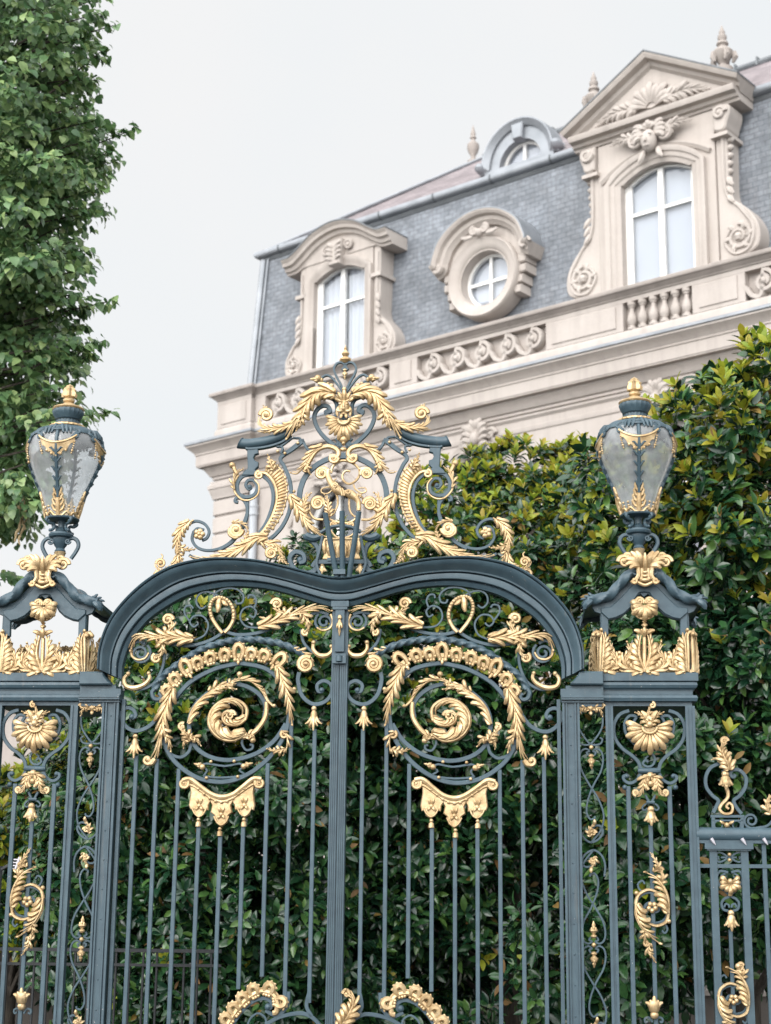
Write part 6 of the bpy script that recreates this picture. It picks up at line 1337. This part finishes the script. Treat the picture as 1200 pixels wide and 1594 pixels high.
simple('garden_lamp', 'dark lamp post with a pale glass head, in the shade behind the right gate leaf', 'lamp post', (xp, yp, 0), [
    ('post', 'lamp_metal', lambda mb: lathe(mb, xp, [(.14,0),(.14,.25),(.08,.32),(.055,.4),(.05,zz(1540)),(.06,zz(1520)),(.085,zz(1512)),(.09,zz(1500)),(.06,zz(1492)),(.05,zz(1480)),(.075,zz(1462)),(.11,zz(1452)),(.115,zz(1445)),(.04,zz(1425)),(.05,zz(1418))], yp, 14)),
    ('glass', 'milk_glass', lambda mb: lathe(mb, xp, [(.05,zz(1417)),(.09,zz(1405)),(.12,zz(1370)),(.11,zz(1360))], yp, 14)),
    ('cap', 'lamp_metal', lambda mb: lathe(mb, xp, [(.14,zz(1359)),(.15,zz(1355)),(.08,zz(1335)),(.03,zz(1322)),(.005,zz(1310))], yp, 14))])
yh = 46.0; hx0, hx1 = at(-420, 1200, yh)[0], at(75, 1200, yh)[0]; hz = at(40, 1100, yh)[2]
def hwin(mb):
    for kx in range(3):
        for kz in range(2): box(mb, hx1-1.9-2.4*kx, hx1-.9-2.4*kx, yh-.06, yh+.1, 1.2+2.9*kz, 2.9+2.9*kz)
simple('distant_house', 'pale rendered house far behind the left pier, mostly hidden by leaves', 'house', ((hx0+hx1)/2, yh+4, 0), [('wall', 'limestone', lambda mb: box(mb, hx0, hx1, yh, yh+8, 0, hz)), ('roof', 'purple_slate', lambda mb: mb.add([(hx0-.3,yh-.3,hz+.001),(hx1+.3,yh-.3,hz+.001),(hx1+.3,yh+8.3,hz+.001),(hx0-.3,yh+8.3,hz+.001),(hx0+3,yh+4,hz+.6),(hx1-3,yh+4,hz+.6)], [(0,1,5,4),(1,2,5),(2,3,4,5),(3,0,4),(0,3,2,1)])), ('window', 'dark_room', hwin)])
ys = 15.0; p = at(21, 1345, ys)
simple('floodlight', 'small grey finned floodlight on a dark arm, seen between the bars of the left pier', 'floodlight', (p[0]-.11, ys, 0), [
    ('arm', 'black_iron', lambda mb: (limb(mb, (p[0]-.11, ys, 0), (p[0]-.11, ys, p[2]-.02), .022, .018, 0, 8, 3), limb(mb, (p[0]-.11, ys, p[2]-.05), (p[0]-.03, ys-.02, p[2]-.01), .016, .014, 0, 6, 3))),
    ('lamp_head', 'pale_metal', lambda mb: poly(mb, [(p[0]+.012, p[2]-.065), (p[0]+.034, p[2]-.055), (p[0]+.072, p[2]+.05), (p[0]+.05, p[2]+.062)], -ys-.05, -ys+.05, .006)),
    ('fins', 'pale_metal', lambda mb: [box(mb, p[0]-.03+.012*k, p[0]+.012+.012*k, ys-.04, ys+.04, p[2]-.045+.026*k, p[2]-.035+.026*k) for k in range(4)])])
yo = 24.0; p = at(-4, 1404, yo)
simple('warning_lamp', 'round orange lamp on a short post at the far left edge', 'warning lamp', (p[0], yo, 0), [
    ('post', 'lamp_metal', lambda mb: lathe(mb, p[0], [(.10,0),(.10,.05),(.035,.08),(.03,p[2]-.24)], yo, 12)),
    ('lens', 'orange_plastic', lambda mb: lathe(mb, p[0], [(.05,p[2]-.24),(.09,p[2]-.2),(.115,p[2]-.08),(.12,p[2]+.05),(.09,p[2]+.16),(.04,p[2]+.2),(.005,p[2]+.205)], yo, 18))])

# ------------------------------------------------------------------ light and camera
SUN_AZ, SUN_EL = radians(210), radians(31)                        # azimuth from +Y clockwise: behind the camera, to the left
sd = (sin(SUN_AZ)*cos(SUN_EL), cos(SUN_AZ)*cos(SUN_EL), sin(SUN_EL))
w = bpy.data.worlds.new('World'); sc.world = w; w.use_nodes = True; nt = w.node_tree; bg = nt.nodes['Background']
sky = nt.nodes.new('ShaderNodeTexSky'); sky.sky_type = 'NISHITA'; sky.sun_disc = False; sky.sun_elevation = SUN_EL; sky.sun_rotation = SUN_AZ; sky.dust_density = 4; sky.air_density = 1.2
tc = nt.nodes.new('ShaderNodeTexCoord'); dt = nt.nodes.new('ShaderNodeVectorMath'); dt.operation = 'DOT_PRODUCT'; dt.inputs[1].default_value = sd; nt.links.new(tc.outputs['Generated'], dt.inputs[0])
sm = nt.nodes.new('ShaderNodeMapRange'); sm.interpolation_type = 'SMOOTHSTEP'
for i, v in ((1, .05), (2, .95), (3, 5.42), (4, 22.0)): sm.inputs[i].default_value = v
nt.links.new(dt.outputs['Value'], sm.inputs[0])
nz = nt.nodes.new('ShaderNodeTexNoise'); nz.inputs['Scale'].default_value = 3.2; nz.inputs['Detail'].default_value = 5; nt.links.new(tc.outputs['Generated'], nz.inputs[0])
rp = nt.nodes.new('ShaderNodeValToRGB'); rp.color_ramp.elements[0].position = .38; rp.color_ramp.elements[0].color = (.955,.985,1,1); rp.color_ramp.elements[1].position = .62; rp.color_ramp.elements[1].color = (1,1.0,.998,1); nt.links.new(nz.outputs['Fac'], rp.inputs[0])
cl = nt.nodes.new('ShaderNodeVectorMath'); cl.operation = 'SCALE'; nt.links.new(rp.outputs[0], cl.inputs[0]); nt.links.new(sm.outputs[0], cl.inputs['Scale'])
mx = nt.nodes.new('ShaderNodeMix'); mx.data_type = 'RGBA'; mx.inputs[0].default_value = .95; nt.links.new(sky.outputs[0], mx.inputs[6]); nt.links.new(cl.outputs[0], mx.inputs[7])   # overcast: cloud covers nearly all of the clear sky
nt.links.new(mx.outputs[2], bg.inputs[0]); bg.inputs[1].default_value = .15
sl = bpy.data.lights.new('sun', 'SUN'); sl.energy = 1.3; sl.angle = radians(40); sl.color = (1,.965,.92); so = bpy.data.objects.new('sun', sl); COL.objects.link(so)
from mathutils import Vector, Matrix
so.rotation_euler = Vector(sd).to_track_quat('Z', 'Y').to_euler(); so.location = (-20,-20,40)
cam = bpy.data.cameras.new('camera'); co = bpy.data.objects.new('camera', cam); COL.objects.link(co); sc.camera = co
c, s = cos(PIT), sin(PIT); cr_, sr_ = cos(ROL), sin(ROL); right = Vector((1,0,0)); up = Vector((0,-s,c)); fw = Vector((0,c,s))
Rv = right*cr_ + up*sr_; Uv = -right*sr_ + up*cr_
mw = Matrix((Rv, Uv, -fw)).transposed().to_4x4(); mw.translation = (0,0,EYE); co.matrix_world = mw
cam.sensor_fit = 'VERTICAL'; cam.sensor_height = 56; cam.sensor_width = 42; cam.lens = F_/1594*56; cam.clip_end = 2000; cam.clip_start = .1
cam.dof.use_dof = True; cam.dof.focus_distance = 12.6; cam.dof.aperture_fstop = 3.6
sc.view_settings.view_transform = 'Standard'; sc.view_settings.look = 'None'; sc.view_settings.exposure = 0.2; sc.view_settings.gamma = 1
sc.render.resolution_x = 771; sc.render.resolution_y = 1024
sc.cycles.use_denoising = True; sc.cycles.max_bounces = 6; sc.cycles.transparent_max_bounces = 12; sc.cycles.caustics_reflective = False; sc.cycles.caustics_refractive = False
